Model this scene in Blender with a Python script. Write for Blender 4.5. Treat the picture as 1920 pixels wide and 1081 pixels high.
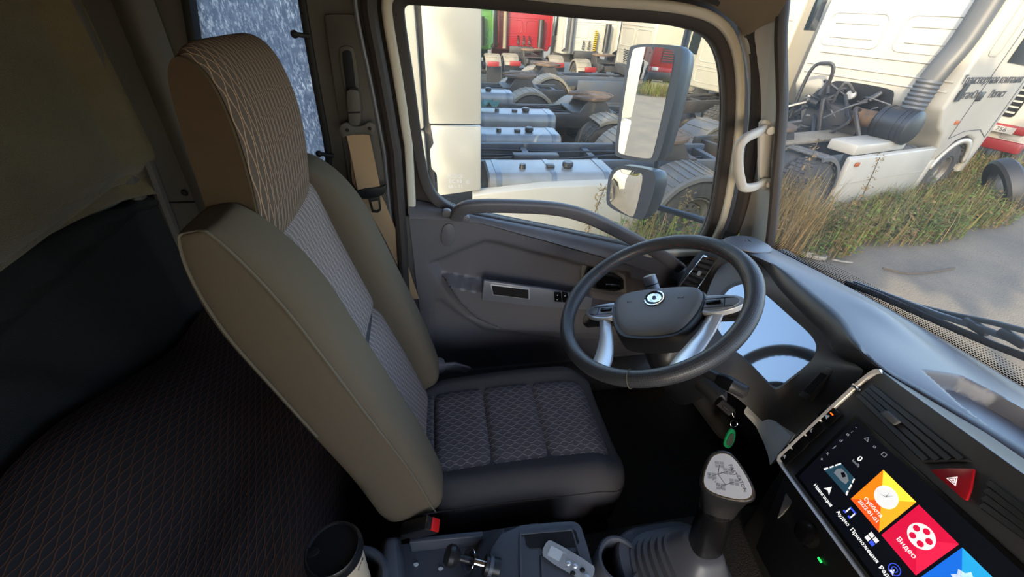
import bpy, bmesh, math, random
from mathutils import Vector as V, Matrix as M, noise as mnoise
R = math.radians; PI = math.pi
random.seed(7)
for o in list(bpy.data.objects): bpy.data.objects.remove(o)
scene = bpy.context.scene
COL = scene.collection

# ------------------------------------------------------------------ camera
F_PX = 725.0; CAM = V((0, 0, 1.38)); YAW, PIT, ROL = R(11.6), R(36.0), R(3.6)
FW = V((math.sin(YAW)*math.cos(PIT), math.cos(YAW)*math.cos(PIT), -math.sin(PIT)))
R0 = V((math.cos(YAW), -math.sin(YAW), 0)); U0 = R0.cross(FW)
RT = R0*math.cos(ROL) + U0*math.sin(ROL); UP = U0*math.cos(ROL) - R0*math.sin(ROL)
cd = bpy.data.cameras.new('camera'); co = bpy.data.objects.new('camera', cd); COL.objects.link(co)
co.matrix_world = M(((RT.x, UP.x, -FW.x, CAM.x), (RT.y, UP.y, -FW.y, CAM.y), (RT.z, UP.z, -FW.z, CAM.z), (0, 0, 0, 1)))
cd.sensor_width = 36; cd.lens = 36*F_PX/1920; cd.clip_start = .02; cd.clip_end = 500
scene.camera = co

# ------------------------------------------------------------------ sky, sun, exposure
SUN_DIR = V((-.65, -.76, .49)).normalized()          # towards the sun
w = bpy.data.worlds.new('sky'); scene.world = w; w.use_nodes = True
nt = w.node_tree; bg = nt.nodes['Background']
sky = nt.nodes.new('ShaderNodeTexSky'); sky.sky_type = 'NISHITA'; sky.sun_disc = False
sky.sun_elevation = math.asin(SUN_DIR.z); sky.sun_rotation = math.atan2(SUN_DIR.x, SUN_DIR.y)
sky.air_density = 1.0; sky.dust_density = 2.5; sky.ozone_density = 1.2
nt.links.new(sky.outputs[0], bg.inputs[0]); bg.inputs[1].default_value = .7
sd = bpy.data.lights.new('sun', 'SUN'); so = bpy.data.objects.new('sun', sd); COL.objects.link(so)
sd.energy = 7.0; sd.color = (1, .82, .56); sd.angle = R(.6)
so.rotation_euler = SUN_DIR.to_track_quat('Z', 'Y').to_euler()
vs = scene.view_settings
vs.view_transform = 'Standard'; vs.look = 'None'; vs.gamma = 1; vs.use_curve_mapping = False
vs.exposure = .75

# ------------------------------------------------------------------ helpers: photo ray -> point in the cab
def ray(px, py): return FW + RT*((px-960)/F_PX) - UP*((py-540.5)/F_PX)
def at(px, py, ax, v):
    d = ray(px, py); i = 'xyz'.index(ax); return CAM + d*((v-CAM[i])/d[i])
def depth(px, py, t): return CAM + ray(px, py)*t
def on_plane(px, py, p, n):
    d = ray(px, py); return CAM + d*((p-CAM).dot(n)/d.dot(n))
def lerp(a, b, t): return a + (b-a)*t
def sstep(a, b, x):
    t = min(1, max(0, (x-a)/(b-a))); return t*t*(3-2*t)
def cr(pts, n):                                         # Catmull-Rom through points, n samples per span
    P = [V(p) for p in pts]; out = []
    for i in range(len(P)-1):
        a, b, c, d = P[max(i-1, 0)], P[i], P[i+1], P[min(i+2, len(P)-1)]
        for k in range(n):
            t = k/n
            out.append(.5*((2*b) + (c-a)*t + (2*a-5*b+4*c-d)*t*t + (3*b-a-3*c+d)*t**3))
    out.append(P[-1].copy()); return out
def chaikin(P, n=2, closed=True):
    P = [V(p) for p in P]
    for _ in range(n):
        Q = []; m = len(P)
        for i in range(m if closed else m-1):
            a, b = P[i], P[(i+1) % m]; Q += [a*.75+b*.25, a*.25+b*.75]
        if not closed: Q = [P[0]] + Q[1:-1] + [P[-1]]
        P = Q
    return P
def rrect(w, h, r, n=5, cx=0, cy=0):                    # rounded rectangle, 2D ccw
    out = []
    for (sx, sy, a0) in ((1, 1, 0), (-1, 1, 90), (-1, -1, 180), (1, -1, 270)):
        for k in range(n+1):
            a = R(a0+90*k/n); out.append((cx+sx*(w/2-r)+r*math.cos(a), cy+sy*(h/2-r)+r*math.sin(a)))
    return out
def offset2(loop, d):                                   # outward offset of a ccw 2D loop
    n = len(loop); out = []
    for i in range(n):
        a, b, c = loop[i-1], loop[i], loop[(i+1) % n]
        t1 = (b-a).normalized() if (b-a).length > 1e-9 else V((1, 0)); t2 = (c-b).normalized() if (c-b).length > 1e-9 else t1
        m = V((t1.y+t2.y, -(t1.x+t2.x)))
        m = m.normalized() if m.length > 1e-6 else V((t1.y, -t1.x))
        k = max(.6, m.dot(V((t1.y, -t1.x)))); out.append(b + m*(d/k))
    return out
def sdist(p, poly):                                     # signed distance, + inside
    x, y = p; best = 1e9; ins = False; n = len(poly)
    for i in range(n):
        ax, ay = poly[i]; bx, by = poly[(i+1) % n]
        dx, dy = bx-ax, by-ay; L = dx*dx+dy*dy
        t = 0 if L == 0 else max(0, min(1, ((x-ax)*dx+(y-ay)*dy)/L))
        best = min(best, (x-ax-dx*t)**2+(y-ay-dy*t)**2)
        if (ay > y) != (by > y) and x < ax+(y-ay)/(by-ay)*dx: ins = not ins
    b = math.sqrt(best); return b if ins else -b

# ------------------------------------------------------------------ mesh builder
WORLD = {}
class MB:
    def __init__(s): s.v = []; s.f = []; s.uv = []
    def add(s, vs, fs, uv=None):
        o = len(s.v); s.v += [V(p) for p in vs]; s.f += [tuple(i+o for i in f) for f in fs]
        s.uv += uv if uv else [(p[0], p[1]) for p in s.v[o:]]
        return s
    def box(s, c, sz, rot=None):
        c = V(c); hx, hy, hz = sz[0]/2, sz[1]/2, sz[2]/2
        vs = [V((x, y, z)) for x in (-hx, hx) for y in (-hy, hy) for z in (-hz, hz)]
        if rot is not None: vs = [rot @ p for p in vs]
        return s.add([c+p for p in vs], [(0, 1, 3, 2), (4, 6, 7, 5), (0, 4, 5, 1), (2, 3, 7, 6), (0, 2, 6, 4), (1, 5, 7, 3)])
    def prism(s, poly, d):
        n = len(poly); poly = [V(p) for p in poly]; d = V(d)
        return s.add(poly+[p+d for p in poly], [tuple(range(n))[::-1], tuple(range(n, 2*n))] + [(i, (i+1) % n, n+(i+1) % n, n+i) for i in range(n)])
    def loft(s, secs, closed=True, caps=True, loop=False):
        n = len(secs[0]); m = len(secs); vs = [p for q in secs for p in q]; fs = []
        for i in range(m if loop else m-1):
            a, b = i*n, ((i+1) % m)*n
            for k in range(n if closed else n-1):
                k2 = (k+1) % n; fs.append((a+k, a+k2, b+k2, b+k))
        if caps and closed and not loop: fs += [tuple(range(n))[::-1], tuple(range((m-1)*n, m*n))]
        return s.add(vs, fs)
    def tube(s, path, r, n=10, caps=True, loop=False, flat=1.0, up=None):
        P = [V(p) for p in path]; secs = []; m = len(P); prev = None
        for i, p in enumerate(P):
            t = (P[(i+1) % m]-P[i-1]) if loop else (P[min(i+1, m-1)]-P[max(i-1, 0)])
            t.normalize()
            if prev is None:
                ref = up if up is not None else (V((0, 0, 1)) if abs(t.z) < .9 else V((1, 0, 0)))
                a = (ref - t*ref.dot(t)).normalized()
            else:
                a = prev - t*prev.dot(t); a.normalize()
            prev = a; b = t.cross(a); rr = r[i] if isinstance(r, (list, tuple)) else r
            secs.append([p + a*(rr*math.cos(2*PI*k/n)) + b*(rr*flat*math.sin(2*PI*k/n)) for k in range(n)])
        return s.loft(secs, True, caps, loop)
    def bar(s, path, w, h, up=V((0, 0, 1)), r=.3, side=None, loop=False):   # rounded-rectangle sweep, h along up
        P = [V(p) for p in path]; m = len(P); secs = []; sec = rrect(w, h, min(w, h)*r, 3)
        for i, p in enumerate(P):
            t = ((P[(i+1) % m]-P[i-1]) if loop else (P[min(i+1, m-1)]-P[max(i-1, 0)])).normalized()
            if side is not None: b = side.normalized(); a = t.cross(b).normalized()
            else: a = (up-t*up.dot(t)).normalized(); b = t.cross(a)
            secs.append([p+b*x+a*y for x, y in sec])
        return s.loft(secs, True, True, loop)
    def lathe(s, prof, o=(0, 0, 0), ax=(0, 0, 1), n=24, a0=0, a1=2*PI, capends=False):
        o = V(o); ax = V(ax).normalized(); ref = V((1, 0, 0)) if abs(ax.x) < .9 else V((0, 1, 0))
        e1 = (ref-ax*ref.dot(ax)).normalized(); e2 = ax.cross(e1); full = abs(a1-a0-2*PI) < 1e-6
        secs = []
        for k in range(n if full else n+1):
            a = a0+(a1-a0)*k/n; d = e1*math.cos(a)+e2*math.sin(a)
            secs.append([o+d*r+ax*h for r, h in prof])
        return s.loft(secs, False, False, full)
    def grid(s, nu, nv, fn, uvf=None):
        vs = []; uv = []
        for j in range(nv+1):
            for i in range(nu+1):
                u, v = i/nu, j/nv; vs.append(fn(u, v)); uv.append(uvf(u, v) if uvf else (u, v))
        fs = [(j*(nu+1)+i, j*(nu+1)+i+1, (j+1)*(nu+1)+i+1, (j+1)*(nu+1)+i) for j in range(nv) for i in range(nu)]
        return s.add(vs, fs, uv)
    def ring(s, A, B, d=None):                          # band between two 3D loops of equal count, optional thickness vector
        n = len(A)
        if d is None: return s.add(list(A)+list(B), [(i, (i+1) % n, n+(i+1) % n, n+i) for i in range(n)])
        d = V(d); vs = list(A)+list(B)+[p+d for p in A]+[p+d for p in B]; fs = []
        for i in range(n):
            j = (i+1) % n
            fs += [(i, j, n+j, n+i), (2*n+i, 3*n+i, 3*n+j, 2*n+j), (i, 2*n+i, 2*n+j, j), (n+i, n+j, 3*n+j, 3*n+i)]
        return s.add(vs, fs)
    def sphere(s, c, r, n=12, m=8, sc=(1, 1, 1)):
        c = V(c); secs = []
        for j in range(m+1):
            th = PI*j/m; th = min(max(th, .02), PI-.02)
            secs.append([c+V((r*sc[0]*math.sin(th)*math.cos(2*PI*k/n), r*sc[1]*math.sin(th)*math.sin(2*PI*k/n), r*sc[2]*math.cos(th))) for k in range(n)])
        return s.loft(secs)
    def build(s, name, mat, parent=None, bevel=0, seg=2, angle=35, flip=False, local=False, solid=0, weld=False):
        me = bpy.data.meshes.new(name); o = bpy.data.objects.new(name, me); COL.objects.link(o)
        if parent is None:
            lo = V([min(p[i] for p in s.v) for i in range(3)]); hi = V([max(p[i] for p in s.v) for i in range(3)])
            org = V(((lo.x+hi.x)/2, (lo.y+hi.y)/2, lo.z)); o.location = org
        else: org = WORLD[parent.name]; o.parent = parent
        WORLD[o.name] = org
        me.from_pydata([p-org for p in s.v], [], s.f)
        ul = me.uv_layers.new(name='UVMap')
        for l in me.loops: ul.data[l.index].uv = s.uv[l.vertex_index]
        bm = bmesh.new(); bm.from_mesh(me)
        if weld: bmesh.ops.remove_doubles(bm, verts=bm.verts, dist=1e-5)
        bmesh.ops.recalc_face_normals(bm, faces=bm.faces)
        if flip: bmesh.ops.reverse_faces(bm, faces=bm.faces)
        if bevel:
            es = [e for e in bm.edges if len(e.link_faces) == 2 and e.calc_face_angle(0) > R(angle)]
            bmesh.ops.bevel(bm, geom=es, offset=bevel, segments=seg, affect='EDGES', profile=.5, clamp_overlap=True)
        for f in bm.faces: f.smooth = True
        bm.to_mesh(me); bm.free()
        try: me.set_sharp_from_angle(angle=R(angle))
        except Exception: pass
        me.materials.append(MATS[mat] if isinstance(mat, str) else mat)
        if solid:
            md = o.modifiers.new('thickness', 'SOLIDIFY'); md.thickness = solid; md.offset = -1
        return o
def tag(o, label=None, cat=None, group=None, kind=None):
    if label: o['label'] = label
    if cat: o['category'] = cat
    if group: o['group'] = group
    if kind: o['kind'] = kind
    return o
def thing(name, label, cat, loc=(0, 0, 0), rot=None, group=None, kind=None):
    o = bpy.data.objects.new(name, None); COL.objects.link(o); o.empty_display_size = .1
    if rot is not None:
        o.matrix_world = M.Translation(V(loc)) @ rot.to_4x4(); WORLD[o.name] = V((0, 0, 0))
    else: o.location = V(loc); WORLD[o.name] = V(loc)
    return tag(o, label, cat, group, kind)
def copy_tree(o, parent=None):
    c = o.copy(); COL.objects.link(c); c.parent = parent
    WORLD[c.name] = WORLD[o.name]
    for ch in o.children: copy_tree(ch, c)
    return c
def rotm(x, y, z): return M((x, y, z)).transposed()      # columns
def text(s, size, o, xd, yd, mat, parent, name='lettering', ext=.0004, align='CENTER', world=True):
    cu = bpy.data.curves.new('t', 'FONT'); cu.body = s; cu.size = size; cu.align_x = align; cu.align_y = 'CENTER'; cu.extrude = ext; cu.resolution_u = 3
    t = bpy.data.objects.new('t', cu); COL.objects.link(t)
    dg = bpy.context.evaluated_depsgraph_get(); me = bpy.data.meshes.new_from_object(t.evaluated_get(dg))
    bpy.data.objects.remove(t); bpy.data.curves.remove(cu)
    xd = V(xd).normalized(); yd = V(yd).normalized(); zd = xd.cross(yd)
    mw = M.Translation(V(o)-WORLD[parent.name]) @ rotm(xd, yd, zd).to_4x4(); me.transform(mw)
    me.name = name; ob = bpy.data.objects.new(name, me); COL.objects.link(ob); ob.parent = parent; WORLD[ob.name] = WORLD[parent.name]
    me.materials.clear(); me.materials.append(MATS[mat]); return ob

# ------------------------------------------------------------------ materials
MATS = {}
class NT:
    def __init__(s, name):
        s.m = bpy.data.materials.new(name); s.m.use_nodes = True; s.t = s.m.node_tree; s.b = s.t.nodes['Principled BSDF']; MATS[name] = s.m
        s.out = s.t.nodes['Material Output']
    def n(s, typ, **k):
        x = s.t.nodes.new('ShaderNode'+typ)
        for a, b in k.items(): setattr(x, a, b)
        return x
    def l(s, a, b): s.t.links.new(a, b)
    def put(s, sock, v):
        if isinstance(v, (int, float)): sock.default_value = v
        elif isinstance(v, tuple): sock.default_value = v if len(v) == 4 or len(sock.default_value) == 3 else v+(1,)
        else: s.l(v, sock)
    def math(s, op, a, b=0.0, c=0.0):
        x = s.n('Math', operation=op); s.put(x.inputs[0], a); s.put(x.inputs[1], b); s.put(x.inputs[2], c); return x.outputs[0]
    def mix(s, f, a, b):
        x = s.n('Mix', data_type='RGBA'); s.put(x.inputs[0], f); s.put(x.inputs[6], a); s.put(x.inputs[7], b); return x.outputs[2]
    def noise(s, scale, detail=2, coord='Object', stretch=None, rough=.5):
        tc = s.n('TexCoord'); v = tc.outputs[coord]
        if stretch:
            mp = s.n('Mapping'); s.l(v, mp.inputs[0]); mp.inputs[3].default_value = stretch; v = mp.outputs[0]
        x = s.n('TexNoise'); s.l(v, x.inputs['Vector']); x.inputs['Scale'].default_value = scale; x.inputs['Detail'].default_value = detail; x.inputs['Roughness'].default_value = rough
        return x.outputs[0]
    def ramp(s, f, a, b):
        x = s.n('MapRange'); x.clamp = True; s.put(x.inputs[0], f); x.inputs[1].default_value = a; x.inputs[2].default_value = b; return x.outputs[0]
    def bump(s, h, strength=.3, dist=.002):
        x = s.n('Bump'); x.inputs['Strength'].default_value = strength; x.inputs['Distance'].default_value = dist; s.put(x.inputs['Height'], h); s.l(x.outputs[0], s.b.inputs['Normal'])
    def base(s, c=None, rough=None, metal=None, spec=None):
        if c is not None: s.put(s.b.inputs['Base Color'], c)
        if rough is not None: s.put(s.b.inputs['Roughness'], rough)
        if metal is not None: s.put(s.b.inputs['Metallic'], metal)
        if spec is not None: s.put(s.b.inputs['Specular IOR Level'], spec)
        return s
def srgb(r, g, b):
    f = lambda c: ((c/255+.055)/1.055)**2.4 if c > 10 else c/255/12.92
    return (f(r), f(g), f(b), 1)
EXT = [1.0]                                              # outdoor colours darkened to balance the bright yard against the dim cab
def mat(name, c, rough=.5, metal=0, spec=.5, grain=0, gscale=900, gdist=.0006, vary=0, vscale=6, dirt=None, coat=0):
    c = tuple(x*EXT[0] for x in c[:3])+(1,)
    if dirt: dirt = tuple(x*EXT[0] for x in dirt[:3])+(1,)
    k = NT(name); col = c
    if vary or dirt:
        d = dirt if dirt else tuple(x*.6 for x in c[:3])+(1,)
        f = k.math('MULTIPLY', k.ramp(k.noise(vscale, 5), .42, .7), vary if vary else .5); col = k.mix(f, c, d)
    k.base(col, rough, metal, spec)
    if grain: k.bump(k.noise(gscale, 2), grain, gdist)
    if coat: k.b.inputs['Coat Weight'].default_value = coat
    return k
mat('door_plastic', srgb(100, 96, 98), .42, grain=.25, gscale=1400)
mat('door_dark', srgb(74, 71, 71), .5, grain=.25, gscale=1400)
mat('dash_soft', srgb(98, 100, 106), .40, grain=.3, gscale=1300)
mat('dash_dark', srgb(56, 57, 61), .42, grain=.3, gscale=1100)
mat('dash_tex', srgb(80, 80, 82), .5, grain=.6, gscale=700)
mat('piano', srgb(16, 16, 18), .25, spec=.25)
mat('black_plastic', srgb(30, 30, 32), .4, grain=.15)
mat('console_plastic', srgb(84, 87, 96), .42, grain=.3, gscale=1200)
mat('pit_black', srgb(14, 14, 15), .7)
mat('rubber', srgb(58, 50, 46), .6)
mat('rubber_black', srgb(26, 25, 25), .6)
mat('cream_paint', srgb(214, 205, 186), .3)
mat('pillar_trim', srgb(205, 198, 190), .45, grain=.2)
mat('pillar_brown', srgb(90, 84, 76), .55, grain=.25)
mat('headliner', srgb(150, 132, 108), .9, grain=.5, gscale=500)
mat('grey_handle', srgb(196, 190, 180), .4, grain=.2)
mat('silver', srgb(208, 210, 214), .3, .35)
mat('silver_panel', srgb(140, 142, 150), .38, .45)
mat('silver_trim', srgb(222, 223, 226), .25, .4)
mat('plate_silver', srgb(206, 208, 212), .32, .25)
mat('chrome', srgb(230, 230, 232), .08, 1)
mat('satin_grey', srgb(150, 153, 158), .4, .1)
mat('leather', srgb(30, 30, 32), .38, grain=.3, gscale=900)
mat('airbag_face', srgb(122, 124, 128), .5, grain=.5, gscale=900)
mat('bolster_cloth', srgb(98, 86, 71), .9, spec=.15, grain=.5, gscale=1500)
mat('cushion_cloth', srgb(72, 69, 70), .9, spec=.15, grain=.5, gscale=1500)
mat('stitch', srgb(104, 94, 78), .8)
mat('stitch_red', srgb(140, 50, 40), .8)
mat('headrest_side', srgb(84, 68, 50), .9, spec=.15, grain=.4, gscale=1500)
mat('belt', srgb(178, 146, 112), .75, spec=.2)
mat('red_button', srgb(215, 28, 26), .35)
mat('hazard_red', srgb(165, 22, 38), .3)
mat('steel', srgb(170, 170, 172), .25, 1)
mat('carpet', srgb(62, 59, 56), .95, spec=.1, grain=.9, gscale=350, gdist=.003)
mat('paper_cup', srgb(214, 192, 162), .6)
mat('cup_lid', srgb(24, 24, 26), .3)
mat('foil', srgb(226, 232, 238), .28, .6, grain=.7, gscale=160, gdist=.001)
mat('foil_print', srgb(222, 226, 228), .5)
mat('green_plastic', srgb(26, 140, 90), .35)
mat('key_label', srgb(70, 78, 74), .5)
mat('light_trim', srgb(218, 222, 224), .4)
mat('white_print', srgb(235, 235, 235), .5)
mat('dark_print', srgb(40, 40, 44), .5)
mat('mirror_glass', (.92, .93, .94, 1), .01, 1)
mat('mirror_housing', srgb(52, 58, 66), .4, grain=.2)
# ---- exterior
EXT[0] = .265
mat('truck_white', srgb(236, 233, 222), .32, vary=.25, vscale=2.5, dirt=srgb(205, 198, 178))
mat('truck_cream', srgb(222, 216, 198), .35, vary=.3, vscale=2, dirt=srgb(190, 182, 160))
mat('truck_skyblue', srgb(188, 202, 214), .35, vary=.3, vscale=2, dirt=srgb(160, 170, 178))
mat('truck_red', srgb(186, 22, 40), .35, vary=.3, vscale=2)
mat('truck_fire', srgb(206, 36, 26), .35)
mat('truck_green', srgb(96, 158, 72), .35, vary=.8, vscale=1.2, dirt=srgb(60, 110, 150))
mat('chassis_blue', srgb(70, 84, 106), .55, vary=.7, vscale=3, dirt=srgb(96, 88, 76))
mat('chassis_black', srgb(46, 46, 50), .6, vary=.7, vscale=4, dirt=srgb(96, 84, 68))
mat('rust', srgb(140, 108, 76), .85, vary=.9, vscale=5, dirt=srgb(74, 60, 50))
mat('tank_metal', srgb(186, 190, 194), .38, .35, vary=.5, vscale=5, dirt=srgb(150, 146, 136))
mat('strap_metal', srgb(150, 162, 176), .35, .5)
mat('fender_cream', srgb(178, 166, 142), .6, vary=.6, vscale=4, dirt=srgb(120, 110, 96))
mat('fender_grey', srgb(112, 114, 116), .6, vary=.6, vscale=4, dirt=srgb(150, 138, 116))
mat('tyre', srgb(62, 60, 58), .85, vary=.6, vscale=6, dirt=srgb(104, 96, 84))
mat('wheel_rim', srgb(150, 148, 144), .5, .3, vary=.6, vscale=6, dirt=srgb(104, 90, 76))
mat('amber', srgb(224, 112, 40), .35)
mat('yellow_hose', srgb(236, 196, 30), .45)
mat('beige_metal', srgb(170, 156, 128), .6, vary=.5, vscale=4)
mat('filter_black', srgb(40, 41, 44), .42)
mat('intake_grey', srgb(104, 106, 108), .5, vary=.4, vscale=3)
mat('dark_glass', srgb(50, 62, 70), .08)
mat('plate_white', srgb(226, 226, 222), .4)
mat('bumper_red', srgb(176, 40, 40), .4)
mat('teal_rag', srgb(90, 176, 170), .8)
mat('bark', srgb(96, 80, 62), .9, grain=.8, gscale=30, gdist=.02)
mat('twig', srgb(110, 92, 70), .9)
mat('kerb_stone', srgb(176, 172, 162), .9, grain=.6, gscale=60, gdist=.01)
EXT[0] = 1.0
def leafy(name, a, b, tr=.35):
    k = NT(name); c = k.mix(k.ramp(k.noise(2.2, 3), .35, .65), a, b); k.base(c, .6, 0, .2)
    t = k.n('BsdfTranslucent'); k.put(t.inputs[0], c); mx = k.n('MixShader'); mx.inputs[0].default_value = tr
    k.l(k.b.outputs[0], mx.inputs[1]); k.l(t.outputs[0], mx.inputs[2]); k.l(mx.outputs[0], k.out.inputs[0])
leafy('leaf_green', srgb(66, 88, 36), srgb(104, 116, 52))
leafy('leaf_dry', srgb(132, 108, 70), srgb(104, 86, 56))
leafy('leaf_olive', srgb(82, 78, 44), srgb(112, 96, 60))
leafy('leaf_tree', srgb(70, 98, 40), srgb(104, 124, 54))
# ---- emitters (screen, lamps on buttons)
def glow(name, c, s, base=None):
    k = NT(name); k.base(base or c, .25); k.put(k.b.inputs['Emission Color'], c); k.b.inputs['Emission Strength'].default_value = s
glow('px_black', srgb(14, 17, 26), .35, srgb(6, 6, 8)); glow('px_orange', srgb(238, 120, 20), .75); glow('px_orange_d', srgb(226, 76, 24), .75); glow('px_amber', srgb(246, 158, 36), .75)
glow('px_yellow', srgb(250, 206, 60), .75); glow('px_red', srgb(208, 20, 62), .6); glow('px_red_l', srgb(226, 34, 74), .6); glow('px_blue', srgb(24, 104, 214), .6)
glow('px_cyan', srgb(40, 160, 220), .6); glow('px_white', srgb(226, 226, 226), .6); glow('px_grey', srgb(120, 126, 134), .45); glow('px_teal', srgb(40, 74, 92), .4)
glow('px_indigo', srgb(60, 84, 220), .6); glow('led_orange', srgb(255, 96, 20), 1.2); glow('led_green', srgb(40, 220, 90), 1.2)
# ---- glass
def pane(name, tint, gl, rough=.02, dirt=0):
    k = NT(name); tr = k.n('BsdfTransparent'); tr.inputs[0].default_value = tint
    g = k.n('BsdfGlossy'); g.inputs['Roughness'].default_value = rough
    lw = k.n('LayerWeight'); lw.inputs[0].default_value = .22
    f = k.math('MULTIPLY', lw.outputs['Fresnel'], gl); mx = k.n('MixShader'); k.l(f, mx.inputs[0]); k.l(tr.outputs[0], mx.inputs[1]); k.l(g.outputs[0], mx.inputs[2])
    res = mx.outputs[0]
    if dirt:
        d = k.n('BsdfTranslucent'); d.inputs[0].default_value = (.85, .82, .76, 1)
        h = k.math('MULTIPLY', k.ramp(k.noise(4, 6), .3, .75), dirt); m2 = k.n('MixShader'); k.l(h, m2.inputs[0]); k.l(res, m2.inputs[1]); k.l(d.outputs[0], m2.inputs[2]); res = m2.outputs[0]
    k.l(res, k.out.inputs[0])
pane('clear_glass', (.93, .96, .95, 1), .5, dirt=.03); pane('screen_glass', (.94, .96, .96, 1), .4, dirt=.05); k = NT('lens_glass'); k.base(srgb(150, 154, 160), .05, .85)
k = NT('dusty_glass')                                    # dusty quarter window with rain-streak specks
tr = k.n('BsdfTransparent'); tr.inputs[0].default_value = (.25, .32, .40, 1)
tl = k.n('BsdfTranslucent'); tl.inputs[0].default_value = (.27, .30, .34, 1)
ws = k.n('BsdfTranslucent'); ws.inputs[0].default_value = (.85, .84, .80, 1)
mx = k.n('MixShader'); mx.inputs[0].default_value = .82; k.l(tr.outputs[0], mx.inputs[1]); k.l(tl.outputs[0], mx.inputs[2])
sp = k.math('MULTIPLY', k.ramp(k.noise(210, 3, stretch=(1, 1, .35), rough=.7), .50, .62), k.ramp(k.noise(6, 3), .25, .6))
m2 = k.n('MixShader'); k.l(sp, m2.inputs[0]); k.l(mx.outputs[0], m2.inputs[1]); k.l(ws.outputs[0], m2.inputs[2]); k.l(m2.outputs[0], k.out.inputs[0])
k = NT('fill_glass'); tl = k.n('BsdfTranslucent'); tl.inputs[0].default_value = (.8, .76, .68, 1); tr = k.n('BsdfTransparent'); mx = k.n('MixShader'); mx.inputs[0].default_value = .9; k.l(tr.outputs[0], mx.inputs[1]); k.l(tl.outputs[0], mx.inputs[2]); k.l(mx.outputs[0], k.out.inputs[0])  # pale scattering pane, made up to spread warm sunlight into the cab
# ---- windscreen frit: black ceramic dots printed on the glass, fading upwards (v runs 0..1 across the band)
k = NT('frit'); tc = k.n('TexCoord'); sx = k.n('SeparateXYZ'); k.l(tc.outputs['UV'], sx.inputs[0])
U, Vv = sx.outputs[0], sx.outputs[1]
gx = k.math('MULTIPLY', U, 1/.0058); gy = k.math('MULTIPLY', Vv, 1/.0050)
gx = k.math('ADD', gx, k.math('MULTIPLY', k.math('MODULO', k.math('FLOOR', gy), 2.0), .5))
dx = k.math('SUBTRACT', k.math('FRACT', gx), .5); dy = k.math('SUBTRACT', k.math('FRACT', gy), .5)
rad = k.math('SQRT', k.math('ADD', k.math('MULTIPLY', dx, dx), k.math('MULTIPLY', dy, dy)))
lim = k.n('MapRange'); k.l(Vv, lim.inputs[0]); lim.inputs[1].default_value = .008; lim.inputs[2].default_value = .04; lim.inputs[3].default_value = .52; lim.inputs[4].default_value = .22
f = k.math('LESS_THAN', rad, lim.outputs[0]); f = k.math('MAXIMUM', f, k.math('LESS_THAN', Vv, .010))
tr = k.n('BsdfTransparent'); k.base(srgb(20, 18, 18), .5); mx = k.n('MixShader'); k.l(f, mx.inputs[0]); k.l(tr.outputs[0], mx.inputs[1]); k.l(k.b.outputs[0], mx.inputs[2]); k.l(mx.outputs[0], k.out.inputs[0])
# ---- woven seat cloth: chains of wavy threads, neighbours in antiphase (u across the threads, v along, metres)
def wavecloth(name, base, line, spacing=.0105, lam=.044, amp=.30, thick=.13):
    k = NT(name); tc = k.n('TexCoord'); sx = k.n('SeparateXYZ'); k.l(tc.outputs['UV'], sx.inputs[0])
    u = k.math('MULTIPLY', sx.outputs[0], 1/spacing); i = k.math('FLOOR', u)
    ph = k.math('MULTIPLY', k.math('MODULO', k.math('ABSOLUTE', i), 2.0), PI)
    s = k.math('MULTIPLY', k.math('SINE', k.math('ADD', k.math('MULTIPLY', sx.outputs[1], 2*PI/lam), ph)), amp)
    d = k.math('ABSOLUTE', k.math('SUBTRACT', k.math('SUBTRACT', k.math('FRACT', u), .5), s))
    f = k.math('SUBTRACT', 1.0, k.ramp(d, thick*.45, thick)); f.node.use_clamp = True
    band = k.math('SUBTRACT', 1.0, k.ramp(d, .0, .42))
    k.base(k.mix(f, base, line), .85, 0, .2)
    h = k.math('ADD', k.math('MULTIPLY', f, 1.0), k.math('MULTIPLY', band, .6)); k.bump(h, .6, .0012)
wavecloth('wave_back', srgb(118, 107, 103), srgb(180, 158, 148), .0072, .046, .30, .15); wavecloth('wave_head', srgb(94, 82, 72), srgb(180, 144, 114), .0068, .046, .30, .15)
wavecloth('wave_seat', srgb(82, 78, 81), srgb(136, 125, 123), .0115, .030, .28, .12); wavecloth('wave_bunk', srgb(44, 42, 44), srgb(110, 68, 45), spacing=.0085, lam=.042, amp=.28, thick=.11)
# ---- perforated leather (rim) and felt
k = NT('rim_leather'); tc = k.n('TexCoord'); vo = k.n('TexVoronoi'); vo.inputs['Randomness'].default_value = 0; sx = k.n('Mapping'); sx.inputs[3].default_value = (1, 1, 1)
k.l(tc.outputs['UV'], sx.inputs[0]); k.l(sx.outputs[0], vo.inputs['Vector']); vo.voronoi_dimensions = '2D'; vo.inputs['Scale'].default_value = 1
h = k.ramp(vo.outputs['Distance'], .12, .26); k.base(k.mix(h, srgb(22, 22, 23), srgb(64, 65, 68)), .40, 0, .5); k.bump(h, .5, .0008)
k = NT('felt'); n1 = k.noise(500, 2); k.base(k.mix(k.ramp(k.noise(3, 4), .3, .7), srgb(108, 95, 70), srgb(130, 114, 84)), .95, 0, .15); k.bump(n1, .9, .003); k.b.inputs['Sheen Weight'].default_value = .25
k = NT('felt_shaded'); k.base(k.mix(k.ramp(k.noise(3, 4), .3, .7), srgb(30, 30, 30), srgb(42, 41, 40)), .8, 0, .3); k.bump(k.noise(500, 2), .6, .002)  # lower wall felt: shade from seat and bunk put into the colour
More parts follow.
